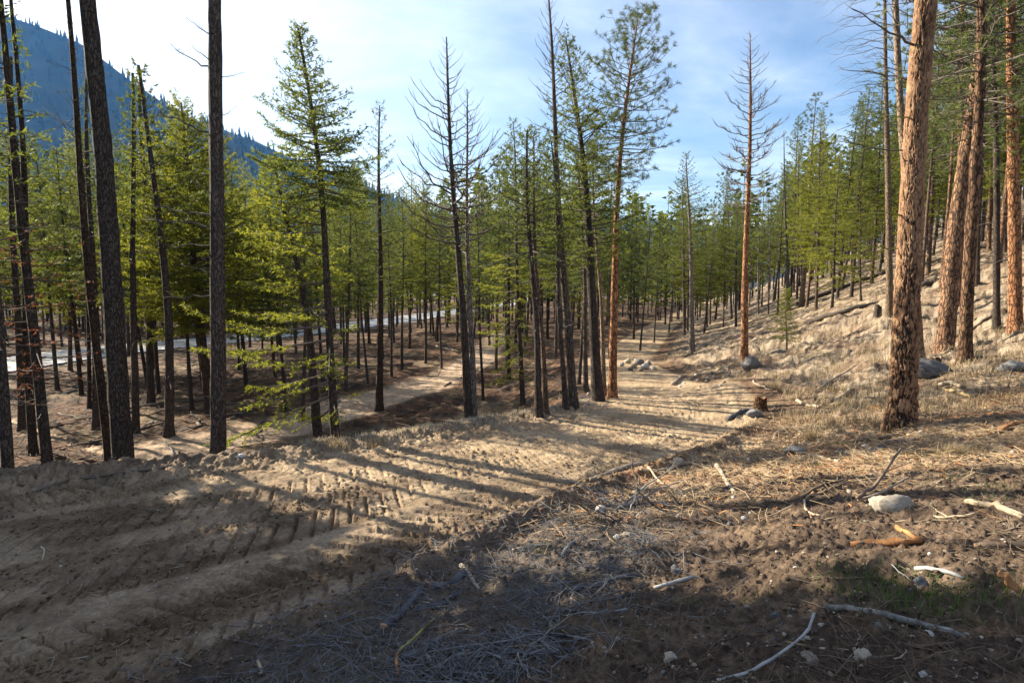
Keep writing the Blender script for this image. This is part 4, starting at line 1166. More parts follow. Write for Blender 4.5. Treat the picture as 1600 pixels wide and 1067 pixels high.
# the wood outside the picture, left: it shades the road and the forest floor; one mass
def side_wood():
    rng = np.random.default_rng(17)
    spots = []
    def ok(x, y, d): return free(x, y, d) and all((x - a) ** 2 + (y - b) ** 2 > d * d for a, b in spots) and not clear_zone(x, y)
    for _ in range(900):                     # a dense belt up-sun of the near road
        k = rng.uniform(12, 34); w_ = rng.uniform(-3.5, 2.6)
        x, y = -.866 * k + .5 * w_ , .5 * k + .866 * w_
        if len(spots) < 46 and x < -1.05 * y - .8 and ok(x, y, 1.5): spots.append((x, y))
    for _ in range(900):                     # and on beyond the left edge
        y = rng.uniform(14, 80); x = -y * rng.uniform(1.15, 1.9)
        if len(spots) < 150 and not 4.2 < .5 * x + .866 * y < 10 and ok(x, y, 2.0): spots.append((x, y))
    a = Acc()
    for x, y in spots:
        z = float(macro([x], [y])[0]); H = rng.uniform(12, 17); w = rng.uniform(1.5, 2.1)
        add_tube(a, np.array([[x, y, z - .3], [x, y, z + H]]), np.array([.12, .02]), 6, 1)
        m = 620
        u = rng.random(m) ** .8; hz = z + H * (.28 + .72 * u); rr = w * (1 - u) ** .8 * np.sqrt(rng.random(m)) + .05; az = rng.uniform(0, 6.28, m)
        P = np.stack([x + rr * np.cos(az), y + rr * np.sin(az), hz], -1)
        D = unit(np.stack([np.cos(az), np.sin(az), rng.uniform(-.4, .4, m)], -1)); S = unit(np.cross(D, rng.normal(size=(m, 3))))
        l = rng.uniform(.3, .6, m)[:, None]
        a.add(np.stack([P - S * .13, P + S * .13, P + D * l], 1).reshape(-1, 3), np.arange(3 * m).reshape(-1, 3), 0)
    tag(a.build('side_wood', [F_FIR, B_DARK], smooth_shade=False), 'wood going on past the left edge of the view', 'wood', kind='stuff')
side_wood()

# the far wood: reads as one mass behind the stand
def far_wood():
    rng = np.random.default_rng(8)
    a = Acc(); n = 0
    while n < 950:
        y = rng.uniform(74, 190); x = rng.uniform(-1.1, 1.15) * y
        hd = HIGHWAY.near(np.array([x]), np.array([y]))[1][0]
        if abs(hd) < 8: continue
        n += 1
        z = float(macro([x], [y])[0]); H = rng.uniform(14, 20); w = rng.uniform(1.7, 2.6)
        add_tube(a, np.array([[x, y, z - .3], [x, y, z + H]]), np.array([.14, .02]), 5, 1)
        m = 100
        u = rng.random(m) ** .8; hz = z + H * (.12 + .88 * u); rr = w * (1 - u) ** .8 * np.sqrt(rng.random(m)) + .1; az = rng.uniform(0, 6.28, m)
        P = np.stack([x + rr * np.cos(az), y + rr * np.sin(az), hz], -1)
        D = unit(np.stack([np.cos(az), np.sin(az), rng.uniform(-.4, .5, m)], -1)); S = unit(np.cross(D, rng.normal(size=(m, 3))))
        l = rng.uniform(.6, 1.2, m)[:, None]
        a.add(np.stack([P - S * .3, P + S * .3, P + D * l], 1).reshape(-1, 3), np.arange(3 * m).reshape(-1, 3), 0)
    tag(a.build('far_wood', [F_FIR, B_DARK], smooth_shade=False), 'mass of conifers closing the view behind the stand', 'wood', kind='stuff')
far_wood()


# ------------------------------------------------------------------ rocks, logs, sticks
M_ROCK = simple('grey_rock', (.085, .083, .082), (.20, .195, .185), scale=5, bscale=30, bump=0.6, dist=.012)
M_STONE = simple('tan_stone', (.24, .20, .15), (.38, .33, .26), scale=6, bscale=35, bump=0.5, dist=.008, vary=.35)
M_PALE = simple('pale_stone', (.34, .32, .29), (.50, .48, .44), scale=6, bscale=30, bump=0.5, dist=.01)
M_CHAR = simple('blackened_bark', (.040, .040, .045), (.135, .135, .145), scale=14, bscale=45, stretch=(1, 1, 1), bump=0.9, dist=.01)
M_OLDLOG = simple('old_log_bark', (.030, .024, .020), (.095, .078, .062), scale=14, bscale=45, bump=.8, dist=.01)
M_BARKB = simple('brown_stick_bark', (.085, .060, .042), (.17, .125, .088), scale=14, bscale=50, bump=.7, dist=.006)
M_WEATH = simple('weathered_wood', (.22, .175, .125), (.37, .31, .235), scale=10, bscale=50, bump=.5, dist=.005)
M_STRAWW = simple('pale_dry_wood', (.24, .185, .12), (.40, .325, .225), scale=10, bscale=50, bump=.5, dist=.005)
M_GREYW = simple('silver_wood', (.17, .168, .165), (.33, .325, .31), scale=14, bscale=40, bump=.6, dist=.005)
M_ROT = simple('rotten_orange_wood', (.20, .085, .032), (.40, .20, .08), scale=14, bscale=40, bump=.9, dist=.01)
M_YELW = simple('fresh_yellow_wood', (.36, .24, .10), (.52, .38, .18), scale=14, bscale=40, bump=.5, dist=.006)
M_MOSS = simple('mossy_wood', (.20, .17, .05), (.36, .31, .10), scale=14, bscale=40, bump=.7, dist=.006)
M_LICH = simple('lichen_bark', (.055, .050, .045), (.30, .29, .27), scale=22, bscale=50, bump=.9, dist=.008, vary=.1)
M_SLASH = simple('grey_slash_twigs', (.085, .085, .09), (.21, .21, .215), scale=9, bump=.2)
M_SOILC = simple('soil_clods', (.060, .043, .030), (.12, .083, .055), scale=9, bscale=50, bump=.6)
M_ROADC = simple('road_crumbs', (.10, .072, .046), (.22, .16, .105), scale=9, bscale=50, bump=.6)
def blade_mat(name, a, b):
    return needle_material(name, a, b, .25, (1.2, 1.1, .8), .1)
M_STRAW = blade_mat('dry_grass_blades', (.23, .18, .11), (.42, .34, .225))
M_VERGE = blade_mat('bleached_grass_blades', (.30, .26, .20), (.52, .47, .39))
M_BROWNG = blade_mat('brown_grass_blades', (.085, .058, .038), (.19, .135, .085))
M_GREEN = blade_mat('green_grass_blades', (.055, .095, .022), (.12, .17, .045))
M_LITTER = simple('tan_litter', (.22, .15, .085), (.42, .32, .195), scale=7, bump=.1)

def ico(sub):
    import bmesh
    bm = bmesh.new(); bmesh.ops.create_icosphere(bm, subdivisions=sub, radius=1)
    v = np.array([q.co[:] for q in bm.verts]); f = np.array([[w.index for w in q.verts] for q in bm.faces]); bm.free()
    return v, f
ICO2, ICO3 = ico(2), ico(4)
def rock_mesh(name, seed, mat, fine=False, rough=.22, flat=.7, facets=.5):
    v, f = ICO3 if fine else ICO2
    rng = np.random.default_rng(seed)
    v = v.copy()
    for _ in range(9):                       # knock flats off it
        n = unit(rng.normal(size=3)); d = rng.uniform(.62, .95)
        ex = np.maximum(0, v @ n - d); v -= ex[:, None] * n * facets * 1.4
    o = rng.uniform(0, 50, 3)
    r = 1 + rough * (fbm(v[:, 0] + v[:, 2] * .7 + o[0], v[:, 1] - v[:, 2] * .6 + o[1], 1.2, 3, seed, .55))
    if fine: r = r + .07 * fbm(v[:, 0] * 1.3 + v[:, 2] + o[1], v[:, 1] * 1.3 - v[:, 2] + o[0], .38, 4, seed + 5, .65)
    v = v * r[:, None] * np.array([1, rng.uniform(.7, .95), flat])
    a = Acc(); a.add(v, f)
    return a.mesh(name, [mat])
ROCKS = {}
for key, mt in (('grey', M_ROCK), ('tan', M_STONE), ('pale', M_PALE)):
    ROCKS[key] = [rock_mesh('rock', 60 + i, mt) for i in range(5)]
rngD = np.random.default_rng(5150)
def rock(p, r, key, label, group=None, name='rock', cat='rock', sink=.3, me=None, sq=(1, 1, 1)):
    o = link(name, me or ROCKS[key][int(rngD.integers(5))])
    o.location = (p[0], p[1], p[2] + r * sq[2] * (.7 - sink) * .9)
    o.scale = (r * sq[0], r * sq[1], r * sq[2]); o.rotation_euler = (rngD.normal() * .15, rngD.normal() * .15, rngD.uniform(0, 6.28) if sq == (1, 1, 1) else 0)
    return tag(o, label, cat, group)
def rpx(px, p): return px * p[1] / FPX

for (px, py, r, key, sink, sq, lab) in [
    (1265, 1040, 14, 'tan', .15, (1, 1, 1), 'rounded tan cobble beside the curved white branch'),
    (1346, 1030, 15, 'tan', .35, (1, 1, 1), 'lumpy half-buried tan stone right of the rounded cobble'),
    (1046, 1036, 12, 'tan', .2, (1, 1, 1), 'round brown cobble alone in the dark turned soil'),
    (1445, 1058, 10, 'pale', .3, (1, 1, 1), 'pale flat stone at the very bottom of the picture'),
    (1451, 989, 8, 'pale', .15, (1, 1, 1), 'smooth pale pebble just under the lichen-covered log'),
    (1373, 982, 7, 'grey', .2, (1, 1, 1), 'small grey pebble below the middle of the lichen-covered log'),
    (1211, 968, 9, 'grey', .2, (1, 1, 1.3), 'upright grey stone left of the lichen-covered log'),
    (1057, 888, 12, 'grey', .3, (1, 1, 1), 'angular grey stone above the short two-tone stick'),
    (940, 802, 11, 'pale', .2, (1, 1, 1), 'bright white stone at the edge of the branch heap'),
    (1060, 811, 6, 'pale', .1, (1, 1, 1), 'small white stone in the sunny litter right of the branch heap'),
    (964, 843, 6, 'pale', .1, (1, 1, 1), 'small white pebble in shade below the branch heap'),
    (985, 838, 12, 'tan', .45, (1.4, 1, .6), 'flat tan stone beside the small white pebble'),
    (1060, 727, 10, 'tan', .3, (1, 1, 1), 'pale rounded stone beyond the long weathered root'),
    (1172, 575, 13, 'grey', .2, (1, 1, 1.2), 'grey boulder at the foot of the orange dead pine'),
    (1455, 590, 27, 'grey', .25, (1.25, 1, .72), 'long low grey boulder right behind the big plated pine'),
    (1582, 580, 17, 'grey', .15, (1.1, 1, .9), 'rounded dark grey boulder at the right edge of the picture'),
    (1395, 796, 30, 'tan', .85, (1.2, 1, .95), 'large tan-grey boulder half buried in sunlit litter behind the forked branch'),
    (1243, 712, 15, 'grey', .25, (1.2, 1, .9), 'pale grey stone beside the short log left of the big pine'),
    (1178, 652, 11, 'grey', .2, (1.3, 1, .9), 'grey stone next to the orange-topped stump'),
    (235, 806, 7, 'pale', .4, (1, 1, .6), 'flat pale stone pressed into the dirt road near the berm'),
    (375, 716, 9, 'pale', .2, (1, 1, .8), 'white stone on the berm beside the straight dark trunk'),
    (1140, 820, 6, 'grey', .2, (1, 1, 1), 'small grey stone below the end of the branch heap')]:
    p = hit(px, py); r = rpx(r, p)
    big = rpx(1, p) * 30 < r * 1.2
    rock(p, r, key, lab, None, 'boulder' if r > .22 else 'stone', 'boulder' if r > .22 else 'stone', sink,
         rock_mesh('boulder', int(px), {'grey': M_ROCK, 'tan': M_STONE, 'pale': M_PALE}[key], True, .3, .8), sq)
# the heap of pale rocks beyond the bend
for i, (px, py, r) in enumerate([(972, 572, 6), (981, 568, 7), (990, 575, 8), (999, 570, 9), (1008, 577, 10), (1014, 570, 7), (1001, 580, 7), (985, 579, 6), (1022, 578, 6), (994, 566, 6)]):
    p = hit(px, py); rock(p, rpx(r * .85, p), ['pale', 'tan', 'tan', 'grey'][i % 4], 'rock in the low pale heap where the dirt road bends', 'rocks of the heap', sink=.1)
for i in range(26):
    px, py = (rngD.uniform(1060, 1140), rngD.uniform(583, 606)) if i < 16 else (rngD.uniform(845, 925), rngD.uniform(612, 640))
    p = hit(px, py); rock(p, rpx(rngD.uniform(2, 4.5), p), rngD.choice(['pale', 'tan']), ['small pale stone on the bank above the bend of the road', 'small stone among the feet of the central clump of trees'][i >= 16], ['stones on the bank', 'stones by the clump'][i >= 16])
for i in range(95):
    px, py = rngD.uniform(760, 1590), rngD.uniform(820, 1062)
    if px < 1480 - (py - 600) * 1.55: continue
    p = hit(px, py); rock(p, rpx(rngD.choice([2, 2.5, 3, 4, 5]), p), rngD.choice(['grey', 'tan', 'tan', 'pale']), 'small stone scattered on the dark turned soil in the shade', 'stones on the dark soil', sink=.35)
for i in range(45):
    px, py = rngD.uniform(880, 1590), rngD.uniform(650, 815)
    if px < 1480 - (py - 600) * 2.6: continue
    p = hit(px, py); rock(p, rpx(rngD.uniform(2, 5.5), p), rngD.choice(['tan', 'pale']), 'small stone scattered in the sunlit litter around the big pine', 'stones in the litter', sink=.35)
for i in range(26):
    p = hit(rngD.uniform(40, 640), rngD.uniform(770, 1050)); rock(p, rpx(rngD.uniform(1.5, 3), p), 'pale', 'small pale pebble pressed into the shaded dirt road', 'pebbles on the road', name='pebble', cat='pebble', sink=.4)

def log(pts, w, mat, label, name='stick', cat=None, cut=None, k=8, group=None, taper=.75, lift=.55, knots=0, forks=0, raise_end=0.0, seed=0, rough=.10):
    """a stick or log lying through photograph points; w its width in photograph pixels at the first point"""
    P = [hit(*q) for q in pts]
    r = rpx(w / 2, P[0])
    c = spline([list(q) for q in P], max(.04, np.linalg.norm(P[-1] - P[0]) / 14))
    n = len(c); u = np.linspace(0, 1, n)
    rng = np.random.default_rng(int(pts[0][0] * 7 + pts[0][1]) + seed)
    # a stiff piece bridges the small hollows
    zl = np.linspace(0, 1, n); g = height(c[:, 0], c[:, 1])
    fit = np.polyval(np.polyfit(zl, g, 2 if len(pts) > 2 else 1), zl)
    c[:, 2] = np.maximum(fit, .55 * g + .45 * fit) + r * lift + raise_end * u ** 2
    c += rng.normal(size=c.shape) * r * .12 * np.array([1, 1, .5])
    rad = r * (1 - (1 - taper) * u) * (1 + rough * rng.normal(size=n) * .6)
    base = c[n // 2].copy()
    a = Acc()
    rr = rad[:, None] * (1 + rough * rng.normal(size=(n, k)))
    v, q, tr = tube(c - base, rr, k)
    b0 = a.n; a.add(v, q, 0); a.v.append(np.zeros((0, 3), np.float32)); a.f.append((tr + b0).astype(np.int32)); a.m.append(np.full(len(tr), 1 if cut else 0, np.int32))
    for i in range(knots):
        j = int(rng.uniform(.1, .9) * (n - 1)); d = unit(rng.normal(size=3) * np.array([1, 1, .4]) + UP * .6)
        add_tube(a, np.array([c[j] - base, c[j] - base + d * rad[j] * rng.uniform(1.6, 3.0)]), np.array([.45, .28]) * rad[j], 5, 0, 1 if cut else 0)
    for i in range(forks):
        j = int(rng.uniform(.25, .9) * (n - 1)); T = unit(c[min(j + 1, n - 1)] - c[max(j - 1, 0)])
        d = unit(T * .8 + unit(np.cross(T, UP)) * rng.choice([-1, 1]) * rng.uniform(.4, .9) + UP * rng.uniform(.05, .4)); l = rng.uniform(8, 22) * r
        add_tube(a, np.array([c[j] - base, c[j] - base + d * l * .5 + rng.normal(size=3) * .05 * l, c[j] - base + d * l]), rad[j] * np.array([.55, .4, .15]), 5)
    o = a.build(name, [mat, cut] if cut else [mat])
    o.location = base
    return tag(o, label, cat or name, group)

LOGS = [
    ([(599, 988), (630, 957), (659, 926)], 11, M_CHAR, 'black cut branch with orange sawn ends lying along the slash nearest the road', M_WOOD, dict(knots=4, taper=.95)),
    ([(651, 954), (690, 944), (717, 930)], 9, M_CHAR, 'black branch piece right of the one with two sawn ends', M_WOOD, dict(knots=4)),
    ([(672, 916), (700, 910), (728, 898)], 10, M_CHAR, 'short black log with bright orange sawn end at the top of the slash strip', M_ROT, dict(knots=3, taper=.9)),
    ([(629, 1040), (660, 1030), (691, 1006)], 11, M_CHAR, 'black broken log beside the yellow mossy stick', M_ROT, dict(knots=3)),
    ([(624, 1031), (650, 1004), (676, 977)], 6, M_MOSS, 'yellow mossy stick propped across the grey slash', None, dict(lift=2.2)),
    ([(622, 1066), (620, 1048), (624, 1032)], 7, M_ROT, 'orange-brown splintered wood at the bottom under the mossy stick', None, dict(lift=1.5)),
    ([(666, 1034), (680, 1054)], 7, M_GREYW, 'short pale barkless stub near the bottom of the slash strip', None, {}),
    ([(720, 886), (735, 900), (748, 915)], 7, M_WEATH, 'grey-brown broken stub at the lower end of the twig tangle', None, {}),
    ([(882, 927), (930, 916), (996, 899)], 7, M_CHAR, 'long dark branch across the bare soil below the flat tan stone', None, dict(knots=3, taper=.9)),
    ([(1021, 912), (1050, 906), (1086, 897)], 7, M_GREYW, 'short two-tone stick, grey and brown, below the angular grey stone', M_BARKB, dict(taper=.8)),
    ([(922, 752), (950, 741), (985, 728), (1008, 725)], 5.5, M_WEATH, 'long weathered root curving out of the litter beside the sunlit road', None, dict(taper=1.2, lift=.9)),
    ([(1288, 957), (1360, 966), (1440, 977), (1508, 987)], 11, M_LICH, 'long lichen-covered grey log with a broken tan end in the shade', M_WOOD, dict(taper=.85, knots=5, rough=.06)),
    ([(1402, 1001), (1440, 1004), (1490, 1011)], 9, M_BARKB, 'brown bark-covered stick under the lichen-covered log', None, dict(taper=.5)),
    ([(1120, 1066), (1165, 1056), (1205, 1040), (1242, 1019), (1263, 1001), (1270, 983)], 6, M_GREYW, 'curved silver-white branch rising from the bottom of the picture', None, dict(taper=.8, lift=1.3, raise_end=.06)),
    ([(1228, 1003), (1270, 1018), (1326, 1021)], 3.5, M_STRAWW, 'thin pale twig behind the rounded tan cobble', None, {}),
    ([(1430, 896), (1465, 904), (1505, 914)], 7, M_GREYW, 'grey stick pointing at the green grass from the upper left', None, {}),
    ([(1462, 898), (1490, 903), (1512, 912)], 6, M_BARKB, 'brown stick crossing behind the grey stick above the green grass', None, {}),
    ([(1526, 852), (1565, 850), (1625, 850)], 14, M_BARKB, 'thick brown log entering from the right edge on the shadow line', M_WOOD, dict(knots=3)),
    ([(1331, 849), (1385, 852), (1441, 851)], 11, M_ROT, 'bright orange rotten log lying on the shadow line', None, dict(rough=.25)),
    ([(1402, 824), (1420, 834), (1441, 848)], 8, M_ROT, 'orange splinter leaning onto the rotten orange log', None, dict(lift=1.2)),
    ([(1511, 789), (1550, 801), (1600, 818)], 9, M_STRAWW, 'thick pale pole lying in sunlight above the brown log at the right edge', None, dict(taper=1.1)),
    ([(1459, 810), (1490, 811), (1523, 810)], 5, M_STRAWW, 'straight pale stick left of the thick pale pole', None, {}),
    ([(1339, 792), (1365, 772), (1385, 752), (1405, 738)], 6, M_BARKB, 'forked brown branch arching over the large tan-grey boulder', None, dict(lift=3, forks=2, raise_end=.2)),
    ([(1340, 792), (1380, 782), (1420, 762)], 4, M_WEATH, 'thin bent branch in front of the large tan-grey boulder', None, dict(lift=3, raise_end=.08)),
    ([(1262, 783), (1290, 775), (1316, 757)], 6, M_BARKB, 'dark branch left of the fork over the boulder', None, dict(forks=3, lift=1.5)),
    ([(1195, 790), (1240, 788), (1275, 772), (1310, 757)], 5, M_BARKB, 'long thin brown branch crossing the sunlit litter left of the fork', None, dict(forks=2, lift=1.4)),
    ([(1256, 788), (1262, 800), (1290, 812)], 4, M_STRAWW, 'pale crooked stick below the long thin brown branch', None, {}),
    ([(1330, 692), (1370, 686), (1412, 679)], 8, M_BARKB, 'dark red-brown bark slab in front of the foot of the big pine', None, dict(rough=.2)),
    ([(1360, 706), (1395, 697), (1430, 690)], 9, M_BARKB, 'broken brown bark piece below the slab at the big pine', None, dict(rough=.2)),
    ([(1310, 706), (1340, 709), (1385, 704)], 9, M_CHAR, 'dark brown rotting log lying left of the bark slabs', M_ROT, dict(rough=.2)),
    ([(1264, 714), (1285, 714), (1310, 722)], 6, M_STRAWW, 'pale bent stick between the grey stone and the rotting log', None, {}),
    ([(1480, 612), (1500, 615), (1517, 623)], 6, M_YELW, 'split bright yellow wood beyond the big pine', None, dict(rough=.2)),
    ([(1468, 608), (1485, 604), (1500, 610)], 7, M_STRAWW, 'pale bark curl beside the split yellow wood', None, dict(lift=1.5)),
    ([(1562, 674), (1580, 668), (1604, 660)], 9, M_ROT, 'orange rotten branch at the right edge beyond the grass tuft', None, dict(rough=.25)),
    ([(1300, 628), (1320, 622), (1340, 612)], 8, M_STRAWW, 'pale debarked log left of the big pine', None, {}),
    ([(1245, 628), (1262, 633), (1280, 640)], 5, M_STRAWW, 'slim pale pole on the brown slope right of the stump', None, {}),
    ([(1355, 641), (1370, 640), (1378, 640)], 5, M_ROT, 'reddish stick touching the left side of the big pine', None, {}),
    ([(1140, 655), (1160, 645), (1180, 640)], 8, M_CHAR, 'dark log against the grey stone below the stump', None, {}),
    ([(1012, 734), (1020, 744), (1038, 760)], 4, M_STRAWW, 'pale twig standing out of the litter right of the weathered root', None, dict(lift=1.5)),
    ([(1120, 735), (1135, 753), (1150, 775)], 7, M_WEATH, 'weathered stick pointing down the slope in the sunlit litter', None, {}),
    ([(1000, 742), (1040, 735), (1075, 728), (1110, 735)], 5, M_STRAWW, 'curved pale bark strip right of the rounded stone', None, {}),
    ([(800, 866), (830, 860), (862, 857)], 7, M_WEATH, 'pale brown stick at the top of the twig tangle', None, {}),
    ([(878, 882), (888, 868), (898, 857)], 5, M_GREYW, 'grey twig leaning in the shade below the branch heap', None, dict(lift=2)),
    ([(1245, 479), (1300, 458), (1345, 442), (1384, 428)], 7, M_OLDLOG, 'upper dark fallen log slanting across the hillside', None, dict(lift=.9)),
    ([(1258, 506), (1320, 490), (1386, 468)], 8, M_OLDLOG, 'lower dark fallen log slanting across the hillside, orange at its end', M_ROT, dict(lift=.9)),
    ([(1440, 452), (1475, 437), (1525, 424)], 8, M_OLDLOG, 'dark fallen log behind the crossing pair of pines', None, dict(lift=.9)),
    ([(1490, 523), (1520, 512), (1551, 499)], 6, M_BARKB, 'fallen log between the crossing pair and the thin dark trunk', None, dict(lift=.9)),
    ([(1279, 602), (1315, 583), (1358, 560)], 3.5, M_WEATH, 'long thin stick lying up the grassy hillside', None, dict(lift=1)),
    ([(1430, 420), (1480, 404), (1560, 385)], 5, M_OLDLOG, 'dark fallen trunk high on the slope under the trees', None, dict(lift=.9)),
    ([(1050, 602), (1060, 594), (1066, 588)], 6, M_WEATH, 'short root sticking out of the bank at the bend', None, {}),
    ([(40, 770), (100, 755), (150, 748)], 4, M_TWIG, 'long dark root lying on the berm at the left', None, {}),
    ([(130, 748), (220, 735), (300, 722)], 3.5, M_TWIG, 'thin root running along the berm below the dark trunks', None, {}),
    ([(258, 690), (266, 700), (272, 712)], 3, M_GREYW, 'small curved pale twig on top of the berm', None, dict(lift=2)),
    ([(62, 852), (70, 862), (66, 874)], 3, M_STRAWW, 'small hooked pale twig on the dirt road at the left', None, {}),
    ([(590, 792), (600, 794), (609, 797)], 5, M_STRAWW, 'tiny pale wood chip on the road where the shade begins', None, {}),
    ([(403, 1040), (410, 1055), (408, 1066)], 5, M_STRAWW, 'pale forked splinter standing at the bottom of the road', None, dict(lift=3, forks=1)),
]
for pts, w, mat, lab, cut, kw in LOGS:
    if mat is M_CHAR and pts[0][1] > 880: w *= 1.3
    big = any(s in lab for s in (' log', 'log ', 'fallen'))
    log(pts, w, mat, lab, 'log' if big else 'branch' if w >= 6 else 'stick', None, cut, **kw)

# the slab of orange bark standing at the right, the dark burl, bark chips
def slab(px0, py0, px1, py1, w, mat, label, name='bark_slab'):
    P = hit(px1, py1); f = P[1] / FPX
    L = math.hypot(px1 - px0, py1 - py0) * f
    rng = np.random.default_rng(int(px0)); n = 9
    u = np.linspace(0, 1, n); prof = w / 2 * f * np.sin(math.pi * (.12 + .8 * u)) ** .6
    ang = math.atan2(py1 - py0, px0 - px1)
    c = np.stack([np.cos(ang) * L * u, np.full(n, 0.0), np.sin(ang) * L * u], -1) + rng.normal(size=(n, 3)) * .004
    a = Acc()
    k = 8; th = np.arange(k) * 2 * math.pi / k
    side = np.array([-math.sin(ang), 0, math.cos(ang)]); dep = np.array([0, 1.0, 0])
    V = c[:, None] + (np.cos(th)[None, :, None] * side * prof[:, None, None] + np.sin(th)[None, :, None] * dep * (prof * .4)[:, None, None]) * (1 + .12 * rng.normal(size=(n, k, 1)))
    i = np.arange(n - 1)[:, None] * k; j = np.arange(k)[None]; j2 = (j + 1) % k
    a.add(V, np.stack([i + j, i + j2, i + k + j2, i + k + j], -1).reshape(-1, 4))
    a.add(V[0], [tuple(range(k))[::-1]]); a.add(V[-1], [tuple(range(k))])
    o = a.build(name, mat); o.location = (P[0], P[1], P[2] + .01); o.rotation_euler = (-.5, 0, 0)
    return tag(o, label, 'bark')
slab(1570, 908, 1592, 940, 17, M_ROT, 'thick slab of orange bark propped at the right edge above the dark soil')
slab(1438, 905, 1448, 928, 22, M_LICH, 'rough grey burl of wood standing in the green grass')
slab(1440, 921, 1452, 929, 12, M_WOOD, 'orange-tan wood chip against the grey burl', 'wood_chip')
slab(1158, 700, 1157, 712, 6, M_STRAWW, 'pale wood chip standing upright in the litter', 'wood_chip')

def stump(px, py, w, h, label, top, side):
    p = hit(px, py); f = p[1] / FPX; r = w / 2 * f; H = h * f
    rng = np.random.default_rng(int(px)); k = 18
    root = empty('stump', p); tag(root, label, 'stump')
    t = np.array([-.12, 0, .25, .6, .95, 1.0]); rr = r * np.array([1.35, 1.25, 1.05, 1.0, .97, .94])
    c = np.stack([t * 0, t * 0, t * H], -1)
    wob = 1 + .06 * rng.normal(size=(1, k)) + .02 * rng.normal(size=(6, k))
    v, q, tr = tube(c, rr[:, None] * wob, k, cap=False)
    v = v.reshape(6, k, 3); v[-2:, :, 2] += .08 * H * rng.normal(size=k); v = v.reshape(-1, 3)
    a = Acc(); a.add(v, q); a.build('bark', side, root)
    a = Acc(); ringv = v[-k:] * np.array([.97, .97, 1]); cen = ringv.mean(0, keepdims=True) - np.array([[0, 0, .03 * H]])
    jj = np.arange(k); a.add(np.vstack([ringv, cen]), np.stack([jj, (jj + 1) % k, np.full(k, k)], -1)); o = a.build('cut_top', top, root)
stump(1188, 641, 19, 20, 'low orange-topped stump in dry grass at the edge of the slope', M_ROT, bark_material('stump_bark', (.16, .085, .04), (.30, .17, .08), (.04, .025, .016), 18, .5))
stump(1462, 572, 14, 20, 'small dark stump behind the big pine beside the crossing pair', M_WEATH, B_BROWN)
stump(1371, 496, 11, 18, 'little dark stump beside the lower fallen log', M_WEATH, B_DARK)

# the heap of dead branches in the middle, and the young twigs of the slash: branches as parts of the heap
def branch_heap():
    p = hit(985, 800); root = empty('branch_heap', p); tag(root, 'heap of black and grey dead branches on the shadow line right of the road', 'branch heap')
    rng = np.random.default_rng(31)
    for i in range(26):
        az = rng.uniform(0, 6.28); L = rng.uniform(.3, .85)
        a = Acc(); dead_branch(a, np.zeros(3), az, rng.uniform(.0, .75), L, rng.uniform(.005, .014), rng, .15, .1, 4, 0, 5)
        o = a.build('branch', [M_CHAR, M_GREYW, M_BARKB][i % 3], root)
        x, y = rng.normal() * .28, rng.normal() * .16
        o.location = (x, y, h1(p[0] + x, p[1] + y) - p[2] + .01)
branch_heap()

STICKS = []
def stick_mesh(seed, mat, forks):
    rng = np.random.default_rng(seed); n = 7
    u = np.linspace(-.5, .5, n)
    c = np.stack([u, .12 * rng.normal() * (u ** 2 - .25) + rng.normal(size=n) * .018, rng.normal(size=n) * .006], -1)
    a = Acc(); rad = .014 * np.linspace(1, .5, n) * (1 + .12 * rng.normal(size=n))
    add_tube(a, c, rad, 5)
    for i in range(forks):
        j = int(rng.integers(1, n - 1)); d = unit(np.array([rng.uniform(.3, 1), rng.choice([-1, 1]) * rng.uniform(.4, 1), rng.uniform(0, .35)])); l = rng.uniform(.1, .3)
        add_tube(a, np.array([c[j], c[j] + d * l * .5, c[j] + d * l + np.array([0, 0, .02])]), rad[j] * np.array([.6, .45, .2]), 4)
    return a.mesh('stick', [mat])
SM = {k: [stick_mesh(i * 7 + j, m, j % 3) for j in range(5)] for i, (k, m) in enumerate((('slash', M_SLASH), ('char', M_CHAR), ('pale', M_STRAWW), ('brown', M_BARKB), ('weath', M_WEATH), ('orange', M_ROT)))}
COLN = {'grey_slash_twigs': 'grey', 'blackened_bark': 'black', 'pale_dry_wood': 'pale', 'brown_stick_bark': 'brown', 'weathered_wood': 'weathered', 'rotten_orange_wood': 'orange'}
def scatter(n, box, keys, ln, label, group, keep=None, name='stick'):
    k = 0
    while k < n:
        px, py = rngD.uniform(box[0], box[2]), rngD.uniform(box[1], box[3])
        if keep and not keep(px, py): continue
        k += 1
        p = hit(px, py); L = rngD.uniform(*ln) * (0.6 + .05 * p[1])
        o = link(name, SM[str(rngD.choice(keys))][int(rngD.integers(5))])
        az = rngD.uniform(0, 6.28); dx, dy = math.cos(az) * L * .4, math.sin(az) * L * .4
        za, zb = h1(p[0] - dx, p[1] - dy), h1(p[0] + dx, p[1] + dy)
        o.location = (p[0], p[1], max(p[2], (za + zb) / 2) + .004)
        o.rotation_euler = (rngD.uniform(0, .3), -math.atan2(zb - za, 2 * L * .4), az); o.scale = (L, L * rngD.uniform(.7, 1.3), L * rngD.uniform(.7, 1.3))
        size = 'short' if L < np.mean(ln) * (0.6 + .05 * p[1]) else 'long'
        lab = size + ' ' + COLN[o.data.materials[0].name] + ' ' + label
        tag(o, lab, name.replace('_', ' '), 'sticks: ' + lab)
scatter(44, (60, 545, 800, 700), ['brown', 'weath', 'char', 'brown'], (.9, 2.4), 'fallen branch on the shaded forest floor', 'branches on the floor', lambda px, py: py < 700 - (px - 60) * .05, 'fallen_branch')
right_of_road = lambda px, py: px > 1500 - (py - 600) * 1.6 - max(0, py - 800) * .4 and px > 470
